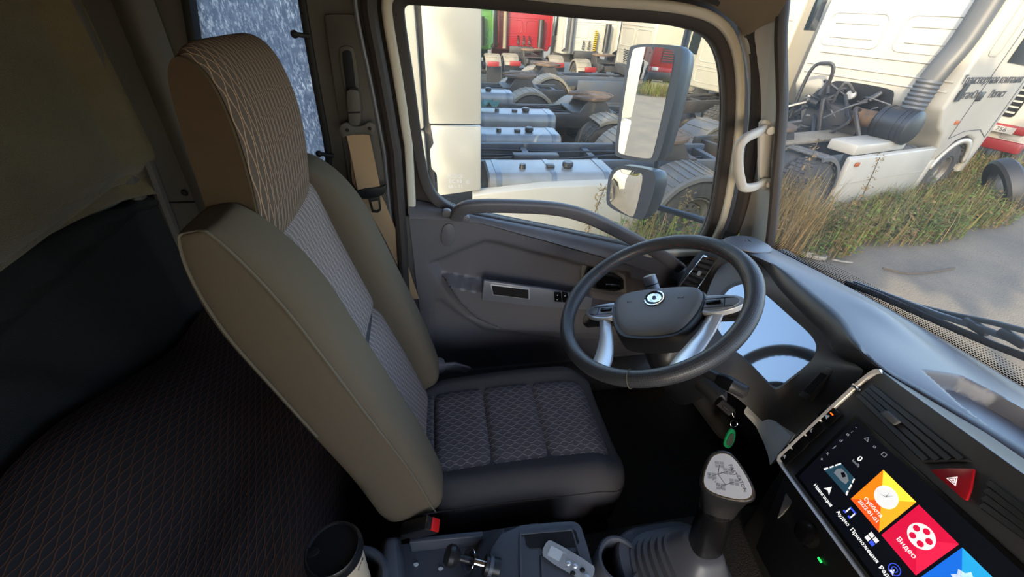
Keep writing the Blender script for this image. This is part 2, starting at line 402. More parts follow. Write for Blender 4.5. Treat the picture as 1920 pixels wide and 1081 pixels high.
# ---- asphalt
k = NT('asphalt'); a = k.noise(1.2, 6, rough=.65); b = k.noise(60, 3); c = k.mix(k.ramp(a, .35, .7), srgb(84, 79, 71), srgb(101, 93, 80))
c = k.mix(k.math('MULTIPLY', k.ramp(b, .45, .75), .35), c, srgb(68, 64, 60)); c = k.mix(k.math('MULTIPLY', k.ramp(k.noise(.35, 4), .55, .7), .4), c, srgb(75, 72, 67))
k.base(c, .95, 0, .2); k.bump(b, .5, .02)
# ================================================================== THE CAB SHELL (setting)
def struct(o): o['kind'] = 'structure'; return o
YD = 1.12                                               # inner plane of the driver's side
YC = .10; YR = -.92                                     # cab centre line, passenger's side
struct(MB().box((.2, .1, -.03), (2.3, 2.1, .06)).build('floor', 'carpet'))
struct(MB().box((.0, .1, 1.70), (2.0, 2.1, .06)).build('ceiling', 'headliner'))
# rear wall with pressed ribs: felt liner over the sheet metal
ZR = [.93, 1.70]
def wr(u, v):
    y = lerp(YR, 1.16, u); z = lerp(ZR[0], ZR[1], v); x = -.82
    x += .045*(sstep(1.02, 1.06, z))*(1-sstep(1.02, 1.13, y))*0 
    zz = z-.08*(y-.9)
    x += .035*sstep(.985, 1.02, zz)                     # upper panel stands proud
    x -= .018*math.exp(-((zz-.955)/.018)**2)
    x += .018*math.exp(-((zz-.915)/.015)**2)
    x += .012*math.exp(-(((y-.62)+.6*(z-.75))/.03)**2)*(1-sstep(.86, .93, z))
    x += .05*sstep(1.06, 1.15, y)
    return V((x, y, z))
wrr = struct(MB().grid(110, 90, wr).build('wall_rear', 'felt', solid=.03)); ZR[:] = [.0, .93]; MB().grid(110, 100, wr).build('lower_liner', 'felt_shaded', wrr, solid=.03)  # brown above, near black below: light and seat shade carried by colour
# right wall with the passenger's window
def side_wall(y, thick, x0, x1, z0, z1, hole, mat, name, extra=()):
    cx = sum(p.x for p in hole)/len(hole); cz = sum(p.y for p in hole)/len(hole); A = []; B = []
    for p in hole:
        d = V((p.x-cx, p.y-cz)); k = 1e9
        for s_, e in ((d.x, (x1 if d.x > 0 else x0)-cx), (d.y, (z1 if d.y > 0 else z0)-cz)):
            if abs(s_) > 1e-9: k = min(k, e/s_)
        A.append(V((cx+d.x*k, y, cz+d.y*k))); B.append(V((p.x, y, p.y)))
    return MB().ring(A, B, (0, thick, 0)).build(name, mat)
hr = [V(p) for p in rrect(1.12, 1.44, .12, 6, .45, .76)]        # the passenger's door stands open
struct(side_wall(YR, -.05, -.14, 1.2, 0, 1.7, hr, 'pillar_brown', 'wall_right'))
# left wall behind the door: B-pillar and rear quarter with its dusty window
QW = chaikin([V((at(*p, 'y', 1.15).x, at(*p, 'y', 1.15).z)) for p in ((356, -60), (560, -55), (567, 0), (592, 150), (622, 308), (600, 312), (470, 300), (400, 240), (375, 60))], 2)
if sum(QW[i].x*QW[(i+1) % len(QW)].y-QW[(i+1) % len(QW)].x*QW[i].y for i in range(len(QW))) < 0: QW.reverse()
wl = struct(side_wall(1.125, .04, -.83, -.135, 0.0, 1.7, QW, 'pillar_brown', 'wall_left'))
MB().ring([V((p.x, 1.118, p.y)) for p in offset2(QW, .014)], [V((p.x, 1.118, p.y)) for p in offset2(QW, -.003)], (0, .035, 0)).build('window_seal', 'rubber_black', wl, bevel=.003)
struct(MB().prism([V((p.x, 1.148, p.y)) for p in offset2(QW, .004)], (0, .005, 0)).build('window_1', 'dusty_glass'))
for (px, py) in ((552, 64), (598, 288)):                # window latches
    t = thing('window_latch', 'small black %s latch of the dusty quarter window' % ('upper' if py < 100 else 'lower'), 'latch', at(px, py, 'y', 1.12), group='latches of the quarter window')
    p = at(px, py, 'y', 1.11); MB().sphere(p, .0085, 12, 8).build('knob', 'rubber_black', t)
    MB().bar([p, at(px+14, py+2, 'y', 1.113), at(px+28, py+4, 'y', 1.12)], .010, .010).build('arm', 'rubber_black', t)
QR = [V((p.x, p.y)) for p in QW]
wr2 = side_wall(YR, -.05, -.86, -.14, 0, 1.7, QR, 'pillar_brown', 'rear_quarter'); wr2['kind'] = 'structure'; wr2.name = 'wall_right_rear'
struct(MB().prism([V((p.x, YR-.03, p.y)) for p in offset2(QR, .004)], (0, -.005, 0)).build('window_fill', 'fill_glass'))  # unseen window, glass made translucent to act as warm fill light
# vertical corner posts of the sleeper, left of the window
mb = MB(); mb.tube([(-.80, 1.10, 0), (-.80, 1.10, .80), (-.785, 1.11, 1.0), (-.775, 1.115, 1.7)], .022, 10); mb.build('corner_post', 'pillar_brown', wl)
mb = MB(); mb.tube([(-.755, 1.118, 0), (-.755, 1.118, .80), (-.735, 1.12, 1.0), (-.715, 1.122, 1.7)], .014, 8); mb.build('corner_post', 'pillar_brown', wl)
mb = MB(); mb.grid(10, 20, lambda u, v: V((lerp(-.70, -.62, u)+.06*v, 1.118-.022*math.sin(PI*u), lerp(.0, 1.7, v)))); mb.build('quarter_bead', 'pillar_brown', wl)
p = at(345, 362, 'y', 1.118); MB().lathe([(0, .004), (.006, .003), (.009, -.002)], p, (0, -1, 0), 12).build('trim_clip', 'rubber_black', wl)
p = at(275, 385, 'y', 1.09); MB().lathe([(0, .004), (.006, .003), (.009, -.002)], p, (.3, -1, 0), 12).build('trim_clip', 'rubber_black', wl)
a, b = at(306, 378, 'y', 1.12), at(372, 380, 'y', 1.12); MB().box((a+b)/2, ((b-a).length, .004, .003)).build('panel_joint', 'pit_black', wl)
# B-pillar trim plate with belt slot
def plate(pxs, y, t, name, mt, parent, bev=.004, smooth=1):
    P = [at(*p, 'y', y) for p in pxs]; P = chaikin(P, smooth) if smooth else P
    return MB().prism(P, (0, t, 0)).build(name, mt, parent, bevel=bev)
plate(((607, 32), (612, 26), (668, 27), (676, 34), (700, 190), (722, 330), (735, 400), (765, 520), (690, 520), (664, 400), (640, 250)), 1.105, .025, 'belt_pillar_plate', 'pillar_brown', wl)
plate(((633, 95), (640, 86), (658, 86), (666, 95), (676, 175), (682, 215), (655, 215), (646, 175)), 1.100, .010, 'belt_slot_surround', 'pillar_brown', wl, .003)
plate(((640, 100), (645, 94), (655, 94), (660, 100), (668, 175), (672, 205), (656, 205), (650, 175)), 1.0985, .004, 'belt_slot', 'pit_black', wl, .001)

# ------------------------------------------------------------------ driver's door
WIN = [(756, 30), (757, 8), (780, 8), (895, 14), (1102, 35), (1200, 40), (1270, 47), (1324, 63), (1350, 96), (1361, 155), (1361, 237), (1353, 307), (1339, 400), (1318, 450), (1285, 488), (1255, 488), (1200, 463), (1050, 432), (870, 397), (835, 383), (808, 355), (793, 290), (775, 150)]
W2 = [V((at(*p, 'y', 1.14).x, at(*p, 'y', 1.14).z)) for p in WIN]
W2 = chaikin(W2, 2)
if sum(W2[i].x*W2[(i+1) % len(W2)].y-W2[(i+1) % len(W2)].x*W2[i].y for i in range(len(W2))) < 0: W2.reverse()
def loop_at(d, y): return [V((p.x, y, p.y)) for p in offset2(W2, d)]
door = thing('door_1', None, None, (.43, 1.14, .05)); door['kind'] = 'structure'
MB().ring(loop_at(.026, 1.128), loop_at(-.002, 1.136), (0, .03, 0)).build('window_rubber', 'rubber', door, bevel=.006)
def open_path(d, y, zend=.45, zf=.66):                        # follows the window from the rear sill over the top to the front
    P = [p for p in offset2(W2, d) if p.y > 1.02 or (p.x > .6 and p.y > zf)]
    key = lambda p: (lambda q: q if q > -2.2 else q+2*PI)(math.atan2(p.y-1.0, p.x-.4))
    P.sort(key=lambda p: -key(p)); q = P[0]
    return [V((q.x-.035, y, zend)), V((q.x-.012, y, lerp(zend, q.y, .6)))]+[V((p.x, y, p.y)) for p in P]
MB().bar(open_path(.036, 1.140), .045, .024, side=V((0, 1, 0)), r=.3).build('door_frame', 'cream_paint', door)
MB().ring(loop_at(.14, 1.168), loop_at(.0, 1.168), (0, .006, 0)).build('door_shell', 'rubber', door)
MB().prism([V((p.x, 1.150, p.y)) for p in offset2(W2, .01)], (0, .004, 0)).build('window_pane', 'clear_glass', door)
# body seal around the door opening (front, top, rear), fixed to the body
trim1 = struct(MB().tube(open_path(.072, 1.100, .40), .0225, 10, flat=.8, up=V((0, 1, 0))).build('trim_1', 'rubber'))
tr2 = [p for p in open_path(.100, 1.105, .40) if p.x < -.05]; struct(MB().tube(tr2, .006, 8).build('trim_2', 'silver_panel'))
# door inner panel: relief field in (x,z) with pressed regions
def dz(zx, zy): return (720+zx/3.004, 360+zy/3.004)
def xz(pts, y=1.12): return [(at(*dz(*p), 'y', y).x, at(*dz(*p), 'y', y).z) for p in pts]
R_MID = xz([(270, 388), (560, 268), (640, 278), (1050, 385), (1600, 545), (1700, 600), (1700, 800), (1000, 765), (620, 742), (480, 682), (370, 560), (300, 440)])
R_ARM = xz([(330, 458), (570, 503), (1165, 600), (1700, 690), (1700, 780), (1000, 752), (640, 728), (500, 668), (410, 580)])
R_LOW = xz([(265, 600), (320, 588), (400, 655), (560, 755), (1000, 815), (1700, 840), (1700, 1200), (265, 1200)])
R_HND = xz([(1115, 410), (1375, 440), (1385, 590), (1110, 560)])
BELT = [at(*p, 'y', 1.12) for p in ((768, 400), (900, 415), (1020, 448), (1180, 494), (1262, 520), (1330, 540))]
def belt_z(x):
    for a, b in zip(BELT, BELT[1:]):
        if x <= b.x: return a.z+(b.z-a.z)*(x-a.x)/(b.x-a.x)
    return BELT[-1].z
def dpanel(u, v):
    x = lerp(-.105, .98, u); zt = belt_z(x); z = lerp(.04, zt, v); p = (x, z)
    y = 1.105
    m = sstep(-.012, .014, sdist(p, R_MID)); y += .020*m
    da = sdist(p, R_ARM); y -= .060*sstep(-.004, .012, da)
    if da > 0: y += .035*sstep(.02, .10, R_ARM[0][1]-.10-z) * 0
    y += .010*sstep(-.006, .012, sdist(p, R_LOW))
    y += .022*sstep(-.004, .010, sdist(p, R_HND))
    y += .03*sstep(.30, .06, z)
    return V((x, y, z))
MB().grid(150, 110, dpanel).build('inner_panel', 'door_plastic', door, angle=50)
mb = MB(); mb.box((.44, 1.155, .36), (1.08, .03, .66)); mb.build('outer_skin', 'truck_white', door)
# belt-line pad
up = [at(*p, 'y', 1.135) for p in ((768, 378), (800, 384), (870, 399), (1050, 434), (1200, 466), (1262, 490), (1330, 515))]
lo = [at(*p, 'y', 1.098) for p in ((768, 410), (800, 410), (900, 418), (1020, 450), (1180, 496), (1262, 524), (1330, 546))]
secs = [[a+V((0, .02, .0)), a, lerp(a, b, .5)+V((0, -.008, .008)), b, b+V((0, .02, -.012))] for a, b in zip(up, lo)]
MB().loft(secs, False).build('belt_pad', 'door_plastic', door, angle=60)
# grab bar
gp = cr([at(*p, 'y', y) for p, y in (((856, 408), 1.10), ((862, 396), 1.075), ((885, 387), 1.06), ((950, 386), 1.055), ((1040, 391), 1.055), ((1100, 406), 1.055), ((1160, 434), 1.06), ((1230, 472), 1.07), ((1275, 502), 1.09))], 6)
MB().bar(gp, .028, .042, r=.38, side=V((0, 1, .25))).build('grab_bar', 'door_plastic', door)
for pxs in (((827, 396), (842, 394), (848, 400), (846, 406), (830, 408)), ((866, 404), (880, 406), (882, 414), (874, 418), (866, 414))):
    plate(pxs, 1.085, .02, 'grab_bar_foot', 'door_plastic', door, .003)
# screw cap, switch panel, pull pocket, switches, door handle
plate([dz(*p) for p in ((330, 195), (360, 176), (390, 185), (404, 220), (398, 270), (375, 305), (340, 305), (318, 270))], 1.0995, .01, 'screw_cap', 'door_plastic', door, .003)
AY = 1.057
sp = plate([dz(*p) for p in ((563, 499), (552, 608), (800, 640), (1165, 665), (1175, 596), (900, 545))], AY-.003, .012, 'switch_panel', 'silver_panel', door, .002, 0)
plate([dz(*p) for p in ((598, 518), (820, 545), (822, 605), (612, 580))], AY-.005, .006, 'pull_pocket_rim', 'silver', door, .002, 0)
plate([dz(*p) for p in ((606, 526), (814, 551), (815, 601), (616, 576))], AY-.0062, .006, 'pull_pocket', 'black_plastic', door, 0, 0)
for q in (((958, 565), (1000, 569), (1002, 620), (962, 617)), ((1004, 569), (1038, 572), (1040, 624), (1006, 620)), ((1048, 582), (1080, 585), (1080, 622), (1050, 618))):
    plate([dz(*p) for p in q], AY-.010, .012, 'window_switch', 'piano', door, .002, 0)
for q in ((978, 580), (976, 605), (1020, 584)):
    c = at(*dz(*q), 'y', AY-.0105); MB().box(c, (.004, .001, .003)).build('switch_mark', 'white_print', door)
hr_ = plate([dz(*p) for p in ((1140, 440), (1350, 470), (1355, 570), (1130, 540))], 1.118, .01, 'handle_recess', 'pit_black', door, .004)
plate([dz(*p) for p in ((1165, 432), (1200, 436), (1215, 470), (1180, 540), (1140, 530), (1135, 480))], 1.098, .014, 'lock_lever', 'piano', door, .004)
plate([dz(*p) for p in ((1200, 470), (1335, 500), (1335, 555), (1200, 545))], 1.100, .012, 'door_handle', 'piano', door, .004, 0)
plate([dz(*p) for p in ((1250, 518), (1330, 524), (1330, 536), (1250, 530))], 1.096, .01, 'handle_trim', 'chrome', door, .003, 0)
# dark sill box and shadow gap under the door panel
struct(MB().box((.42, 1.09, .06), (1.1, .10, .12)).build('trim_3', 'door_dark', bevel=.02))

struct(MB().box((-.115, 1.14, .40), (.07, .05, .9)).build('trim_11', 'door_dark', bevel=.008))
# ------------------------------------------------------------------ A-pillar, windscreen, header
def WX(y): return 1.195-.19*(y-YC)**2                     # base line of the screen
def WS(y, z): return V((WX(y)-.37*(z-.79), y, z))
WZ0 = .79; WYL = .945
Lp = [((1392, 20), 1.11), ((1398, 64), 1.10), ((1409, 111), 1.10), ((1415, 170), 1.10), ((1415, 222), 1.10), ((1409, 296), 1.10), ((1402, 400), 1.10), ((1392, 470), 1.10), ((1380, 540), 1.10)]
Rp = [((1462, -20), 1.01), ((1458, 30), 1.0), ((1454, 74), .995), ((1456, 150), .99), ((1457, 222), .985), ((1450, 333), .975), ((1446, 400), .965), ((1436, 452), .955), ((1425, 540), .95)]
LP = cr([at(*p, 'y', y) for p, y in Lp], 5); RP = cr([at(*p, 'y', y) for p, y in Rp], 5)
mb = MB(); N_ = len(LP)
secs = []
for a, b in zip(LP, RP):
    n = (b-a).cross(V((0, 0, 1))).normalized(); n = n if n.y < 0 else -n
    secs.append([a+V((0, .03, 0)), a] + [lerp(a, b, t)+n*.016*math.sin(PI*t) for t in (.15, .3, .5, .7, .85)] + [b, b+V((.03, .02, 0))])
mb.loft(secs, False); pil = struct(mb.build('trim_4', 'pillar_trim', angle=60))
# seal down the screen edge
sp_ = cr([at(*p, 'y', y) for p, y in (((1474, -30), 1.0), ((1468, 12), 1.0), ((1464, 74), .995), ((1466, 150), .99), ((1466, 222), .985), ((1456, 333), .97), ((1447, 430), .955), ((1440, 470), .945))], 5)
struct(MB().tube(sp_, .0155, 10, flat=.7).build('trim_5', 'rubber'))
# headliner corner over the door and the screen
hl = cr([at(*p, 'y', y) for p, y in (((1000, -30), 1.10), ((1150, -30), 1.10), ((1309, -3), 1.10), ((1357, 22), 1.10), ((1387, 48), 1.10), ((1398, 64), 1.10), ((1428, 47), 1.05), ((1458, 30), 1.0), ((1478, -14), .97), ((1560, -40), .8))], 4)
secs = [[p+V((.04, .05, -.004)), p+V((.0, .0, -.004)), p+V((-.03, -.05, .035)), p+V((-.09, -.14, .10)), V((p.x-.2, p.y-.35, 1.67))] for p in hl]
struct(MB().loft(secs, False).build('trim_6', 'headliner', angle=60))
struct(MB().box((-.05, 1.13, 1.56), (1.7, .05, .25)).build('trim_7', 'headliner'))
struct(MB().loft([[V((.84-.16*(y-YC)**2, y, 1.50)), V((.80-.16*(y-YC)**2, y, 1.52)), V((.70-.16*(y-YC)**2, y, 1.69)), V((.88-.16*(y-YC)**2, y, 1.69))] for y in [lerp(-.9, 1.08, i/12) for i in range(13)]]).build('trim_8', 'headliner'))
wsg = MB().grid(40, 16, lambda u, v: WS(lerp(-.8, 1.02, u), lerp(.74, 1.52, v))).build('window_2', 'screen_glass'); struct(wsg)
Y0f = lambda u: lerp(-.78, .955, u)
MB().grid(120, 4, lambda u, v: WS(Y0f(u), .775+.055*v)+V((-.004, 0, 0)), lambda u, v: (Y0f(u), v*.055)).build('printed_border', 'frit', wsg)
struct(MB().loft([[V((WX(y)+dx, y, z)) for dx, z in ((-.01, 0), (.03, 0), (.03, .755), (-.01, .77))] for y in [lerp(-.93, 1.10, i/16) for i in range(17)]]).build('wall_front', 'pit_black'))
# pillar grab handle
t = thing('grab_handle', 'pale grey grab handle on the windscreen pillar above the dashboard', 'handle', at(1415, 290, 'y', 1.02))
pa, pb = at(1441, 243, 'y', 1.005), at(1440, 343, 'y', .995)
hp = cr([pa+V((0, .015, 0)), at(1425, 246, 'y', .985), at(1400, 258, 'y', .965), at(1386, 275, 'y', .96), at(1384, 310, 'y', .955), at(1389, 340, 'y', .955), at(1395, 351, 'y', .957), at(1415, 350, 'y', .97), pb+V((0, .015, 0))], 5)
MB().bar(hp, .022, .026, r=.42, side=V((.3, 1, 0))).build('bar', 'grey_handle', t)
for p in (pa, pb): MB().lathe([(0, -.004), (.011, -.003), (.013, .008), (.013, .02)], p+V((0, -.01, 0)), (.35, .93, 0), 16).build('mount_cap', 'grey_handle', t)
plate(((1424, 232), (1434, 224), (1446, 226), (1452, 240), (1450, 330), (1446, 350), (1436, 360), (1424, 352)), 1.012, .012, 'mount_recess', 'pillar_trim', pil, .004)
# ================================================================== DRIVER'S SEAT
seat = thing('driver_seat', 'high-back driver seat in dark cloth with wavy orange threads', 'seat', (.15, .665, 0))
YS = .665
SB = cr([(-.06, 0, .36), (-.085, 0, .44), (-.125, 0, .60), (-.18, 0, .79), (-.225, 0, .97), (-.25, 0, 1.09), (-.262, 0, 1.16)], 8)
def on_back(t):
    f = t*(len(SB)-1); i = min(int(f), len(SB)-2); p = lerp(SB[i], SB[i+1], f-i); d = (SB[i+1]-SB[i]).normalized()
    return p, V((d.z, 0, -d.x))                          # point, forward normal
def t_at(z):
    for i in range(len(SB)-1):
        if SB[i+1].z >= z: return (i+(z-SB[i].z)/(SB[i+1].z-SB[i].z))/(len(SB)-1)
    return 1
def superel(a, b, p, n): return [(a*math.copysign(abs(math.cos(2*PI*k/n))**(2/p), math.cos(2*PI*k/n)), b*math.copysign(abs(math.sin(2*PI*k/n))**(2/p), math.sin(2*PI*k/n))) for k in range(n)]
def bolster(yb, a, b, off, z0, z1, p=3.5, n=32, m=44, lean=0, flare=0):
    secs = []
    for i in range(m+1):
        s = 1-(1-i/m)**1.7; z = lerp(z0, z1, s); q, nr = on_back(t_at(min(max(z, .37), 1.155)))
        if z < .37: q = q+V((0, 0, z-.37))
        k = 1.0
        if s > .76: k = math.sqrt(max(.004, 1-((s-.76)/.2402)**2))
        if s < .06: k = math.sqrt(max(.05, 1-((.06-s)/.065)**2))
        c = q+nr*(off+.012*math.sin(PI*s)); c.y = yb+lean*s
        bb = b*(1-.16*s); c += nr*(b-bb)
        secs.append([c+V((0, x*(.55+.45*k), 0))+nr*(d*k-bb*(1-k)*.2) for x, d in superel(a*(1+flare*(1-s)), bb, p, n)])
    return secs
mb = MB(); mb.loft(bolster(.492, .062, .080, -.030, .40, 1.165)); mb.build('backrest_bolster', 'bolster_cloth', seat, angle=60)
mb = MB(); mb.loft(bolster(.842, .064, .080, -.030, .42, 1.115)); mb.build('backrest_bolster', 'bolster_cloth', seat, angle=60)
# piping along the outer front edge of each bolster
for yb, a, z1, sg in ((.492, .062, 1.165, -1), (.842, .064, 1.115, 1)):
    path = []
    for i in range(110):
        back = i >= 70; s = (1-(1-i/69)**1.7)*.967+.03 if not back else lerp(.997, .50, ((i-69)/40)**1.6)
        z = lerp(.40, z1, s); q, nr = on_back(t_at(min(z, 1.155))); k = 1.0
        if s > .76: k = math.sqrt(max(.004, 1-((s-.76)/.2402)**2))
        x = a*.955*(.55+.45*k); bb = .080*(1-.16*s); d = bb*(.66 if not back else -.66)
        c = q+nr*(-.030+.012*math.sin(PI*s)+.080-bb); c.y = yb+sg*x; path.append(c+nr*(d*k-bb*(1-k)*.2))
    MB().tube(path, .0019, 6).build('piping', 'stitch', seat)
# padded core and back shell
secs = []
for i in range(25):
    z = lerp(.36, 1.08, i/24); q, nr = on_back(t_at(z)); b = .048
    c = q+nr*(-.056); c.y = YS; secs.append([c+V((0, x, 0))+nr*d for x, d in superel(.15, b, 4, 20)])
MB().loft(secs).build('backrest_core', 'cushion_cloth', seat, angle=60)
# patterned inserts of the backrest (threads run up the back)
def insert(z0, z1, hw, h, name, mt, y0=YS, nv=30):
    L = (z1-z0)*1.03
    def fn(u, v):
        q, nr = on_back(t_at(lerp(z0, z1, v))); e = (1-abs(2*u-1)**7)*(1-abs(2*v-1)**14)
        q = q+nr*(-.008+h*e-.006*math.cos((2*u-1)*PI/2)); q.y = y0+(2*u-1)*hw; return q
    MB().grid(24, nv, fn, lambda u, v: (u*2*hw, z0+v*L)).build(name, mt, seat, angle=80)
insert(.40, .772, .140, .014, 'backrest_panel', 'wave_back'); insert(.772, 1.085, .138, .014, 'backrest_panel', 'wave_back')
# headrest: side body and patterned face wrapping over the top
HP = [(-.262, 1.05), (-.2500, 1.10), (-.240, 1.17), (-.237, 1.23), (-.242, 1.275), (-.250, 1.302), (-.262, 1.318), (-.277, 1.324), (-.291, 1.315), (-.300, 1.29), (-.305, 1.23), (-.314, 1.14), (-.325, 1.04)]
hp = cr([(x, 0, z) for x, z in HP], 4); c0 = V((-.29, 0, 1.19))
secs = []
for i in range(13):
    s = -1+2*i/12; k = 1-.16*abs(s)**6; secs.append([V((c0.x+(p.x-c0.x)*k, YS+s*(.130-.012*sstep(1.2, 1.33, p.z)), c0.z+(p.z-c0.z)*(1-.05*abs(s)**6))) for p in hp])
MB().loft(secs).build('headrest', 'headrest_side', seat, angle=70)
top = hp[:33]; acc = [0]
for a, b in zip(top, top[1:]): acc.append(acc[-1]+(b-a).length)
def hfn(u, v):
    f = v*(len(top)-1); i = min(int(f), len(top)-2); p = lerp(top[i], top[i+1], f-i); d = (top[i+1]-top[i]).normalized(); nr = V((d.z, 0, -d.x))
    e = (1-abs(2*u-1)**6)*(1-abs(2*v-1)**16); q = p+nr*(-.006+.012*e); return V((q.x, YS+(2*u-1)*(.126-.012*sstep(1.2, 1.33, p.z)), q.z))
MB().grid(24, 44, hfn, lambda u, v: (u*.25, 1.05+v*acc[-1])).build('headrest_face', 'wave_head', seat, angle=80)
# cushion: body, side bolsters, three patterned panels, front roll, skirt
def cush_z(x): return .405+.012*math.sin(PI*min(1, max(0, (x+.1)/.55)))-.05*sstep(.36, .47, x)
secs = []
for i in range(37):
    x = lerp(-.10, .455, i/36); k = math.sqrt(max(.03, 1-max(0, (x-.38)/.078)**2)); hw = (.205+.012*sstep(-.1, .35, x))*(.80+.20*k)
    if x < -.03: hw *= .86+.14*sstep(-.10, -.03, x)
    zt = cush_z(x)*1.0; zb = .17; sec = []
    for (y, z) in ((-1, 0), (-1, .35), (-1.0, .62), (-.985, .80), (-.93, .92), (-.84, 1.0), (-.72, 1.02), (-.62, .975), (-.4, .955), (0, .95), (.4, .955), (.62, .975), (.72, 1.02), (.84, 1.0), (.93, .92), (.985, .80), (1, .62), (1, .35), (1, 0)):
        sec.append(V((x, .668+y*hw, lerp(zb, zt, z))))
    secs.append(sec)
MB().loft(secs).build('cushion', 'cushion_cloth', seat, angle=70)
def cpanel(x0, x1, name):
    def fn(u, v):
        x = lerp(x0, x1, u); y = lerp(.535, .80, v); e = (1-abs(2*u-1)**10)*(1-abs(2*v-1)**10)
        zt = cush_z(x); z = lerp(.17, zt, .95)+.001+.013*e
        return V((x+(.010)*(2*v-1)*0, y, z))
    MB().grid(20, 24, fn, lambda u, v: (v*.265, lerp(x0, x1, u))).build(name, 'wave_seat', seat, angle=80)
cpanel(-.095, -.062, 'cushion_panel'); cpanel(-.062, .088, 'cushion_panel'); cpanel(.088, .243, 'cushion_panel'); cpanel(.243, .425, 'cushion_panel')
for yy, sg in ((.668, -1), (.668, 1)):
    path = []
    for i in range(36):
        x = lerp(-.09, .45, i/35); k = math.sqrt(max(.03, 1-max(0, (x-.38)/.078)**2)); hw = (.205+.012*sstep(-.1, .35, x))*(.80+.20*k); path.append(V((x, .668+sg*(hw*.985+.001), lerp(.17, cush_z(x), .80))))
    MB().tube(path, .0018, 6).build('piping', 'cushion_cloth', seat)
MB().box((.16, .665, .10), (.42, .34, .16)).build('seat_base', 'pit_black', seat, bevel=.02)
for yy in (.53, .80): MB().box((.17, yy, .015), (.62, .04, .03)).build('seat_rail', 'black_plastic', seat)
p = at(822, 688, 'y', .915); MB().lathe([(0, .012), (.022, .010), (.026, 0), (.026, -.02)], p, (.2, -1, .1), 20).build('recliner_knob', 'door_plastic', seat)
MB().bar([p+V((0, 0, 0)), p+V((.05, .01, -.01)), p+V((.10, .02, -.05))], .012, .03).build('recliner_lever', 'door_plastic', seat)
p = at(1128, 985, 'y', .45); MB().lathe([(0, .004), (.008, .004), (.011, -.006), (.02, -.008), (.022, -.02)], p, (0, -1, .35), 18).build('height_knob', 'black_plastic', seat)

# ------------------------------------------------------------------ seat belt, buckle
belt = thing('seat_belt', 'tan seat belt hanging from the pillar loop with its metal tongue', 'seat belt', at(720, 500, 'y', 1.09))
def strap(rows, name, mt, parent, uvs=None):
    mb = MB(); secs = []
    for a, b in rows: secs.append([a, b, b+V((.0, .0016, 0)), a+V((0, .0016, 0))])
    mb.loft(secs); return mb.build(name, mt, parent, angle=50)
strap([(at(649, 250, 'y', 1.062), at(692, 250, 'y', 1.062)), (at(660, 300, 'y', 1.060), at(702, 298, 'y', 1.060)), (at(672, 362, 'y', 1.058), at(714, 356, 'y', 1.058))], 'webbing', 'belt', belt)
strap([(at(655, 262, 'y', 1.080), at(680, 262, 'y', 1.080)), (at(660, 340, 'y', 1.082), at(700, 340, 'y', 1.082)), (at(690, 390, 'y', 1.085), at(722, 380, 'y', 1.085)), (at(722, 450, 'y', 1.090), at(750, 450, 'y', 1.090)), (at(756, 520, 'y', 1.093), at(772, 520, 'y', 1.093)), (at(770, 560, 'y', 1.095), at(786, 560, 'y', 1.095))], 'webbing', 'belt', belt)
plate(((648, 172), (655, 167), (668, 168), (674, 174), (677, 215), (674, 238), (662, 240), (655, 236), (651, 210)), 1.066, .03, 'height_adjuster', 'pillar_brown', belt, .004)
plate(((652, 210), (675, 209), (676, 212), (652, 213)), 1.0645, .004, 'adjuster_joint', 'pit_black', belt, 0, 0)
plate(((634, 244), (640, 232), (650, 229), (660, 238), (680, 236), (690, 228), (700, 231), (705, 242), (700, 258), (692, 252), (650, 254), (642, 260)), 1.058, .012, 'belt_loop', 'pillar_brown', belt, .003)
for q in ((651, 244), (693, 241)): MB().lathe([(0, .002), (.004, .001), (.005, -.003)], at(*q, 'y', 1.057), (0, -1, 0), 10).build('loop_rivet', 'pit_black', belt)
plate(((668, 362), (672, 356), (716, 350), (725, 346), (723, 362), (712, 369), (684, 374), (674, 371)), 1.052, .014, 'tongue_grip', 'black_plastic', belt, .004)
ta = [at(*p, 'y', 1.058) for p in ((690, 372), (712, 368), (715, 394), (708, 399), (697, 398))]; tb = [lerp(p, sum(ta, V())/5, .42) for p in ta]
MB().ring(ta, tb, (0, .003, 0)).build('tongue', 'steel', belt)
bk = thing('belt_buckle', 'black seat belt buckle with a red button beside the cushion', 'buckle', at(790, 1000, 'y', .40))
b0 = at(812, 982, 'y', .402); dirb = (at(812, 982, 'y', .402)-at(725, 1005, 'y', .432)).normalized()
sx = V((0, 1, 0))-dirb*dirb.y; sx.normalize(); sz = dirb.cross(sx); sz = sz if sz.z > 0 else -sz
Rb = rotm(dirb, sx, sz)
MB().box(b0-dirb*.042, (.084, .030, .044), Rb).build('housing', 'black_plastic', bk, bevel=.006)
MB().box(b0+dirb*.001+sz*.003-sz*.008, (.006, .026, .024), Rb).build('release_button', 'red_button', bk, bevel=.002)
MB().box(b0+dirb*.001+sz*.014, (.004, .022, .010), Rb).build('tongue_slot', 'pit_black', bk)
MB().box(b0+dirb*.0015+sz*.0205, (.004, .026, .002), Rb).build('slot_edge', 'steel', bk)
MB().box(b0-dirb*.10-sz*.006, (.06, .02, .02), Rb).build('stalk', 'pit_black', bk)

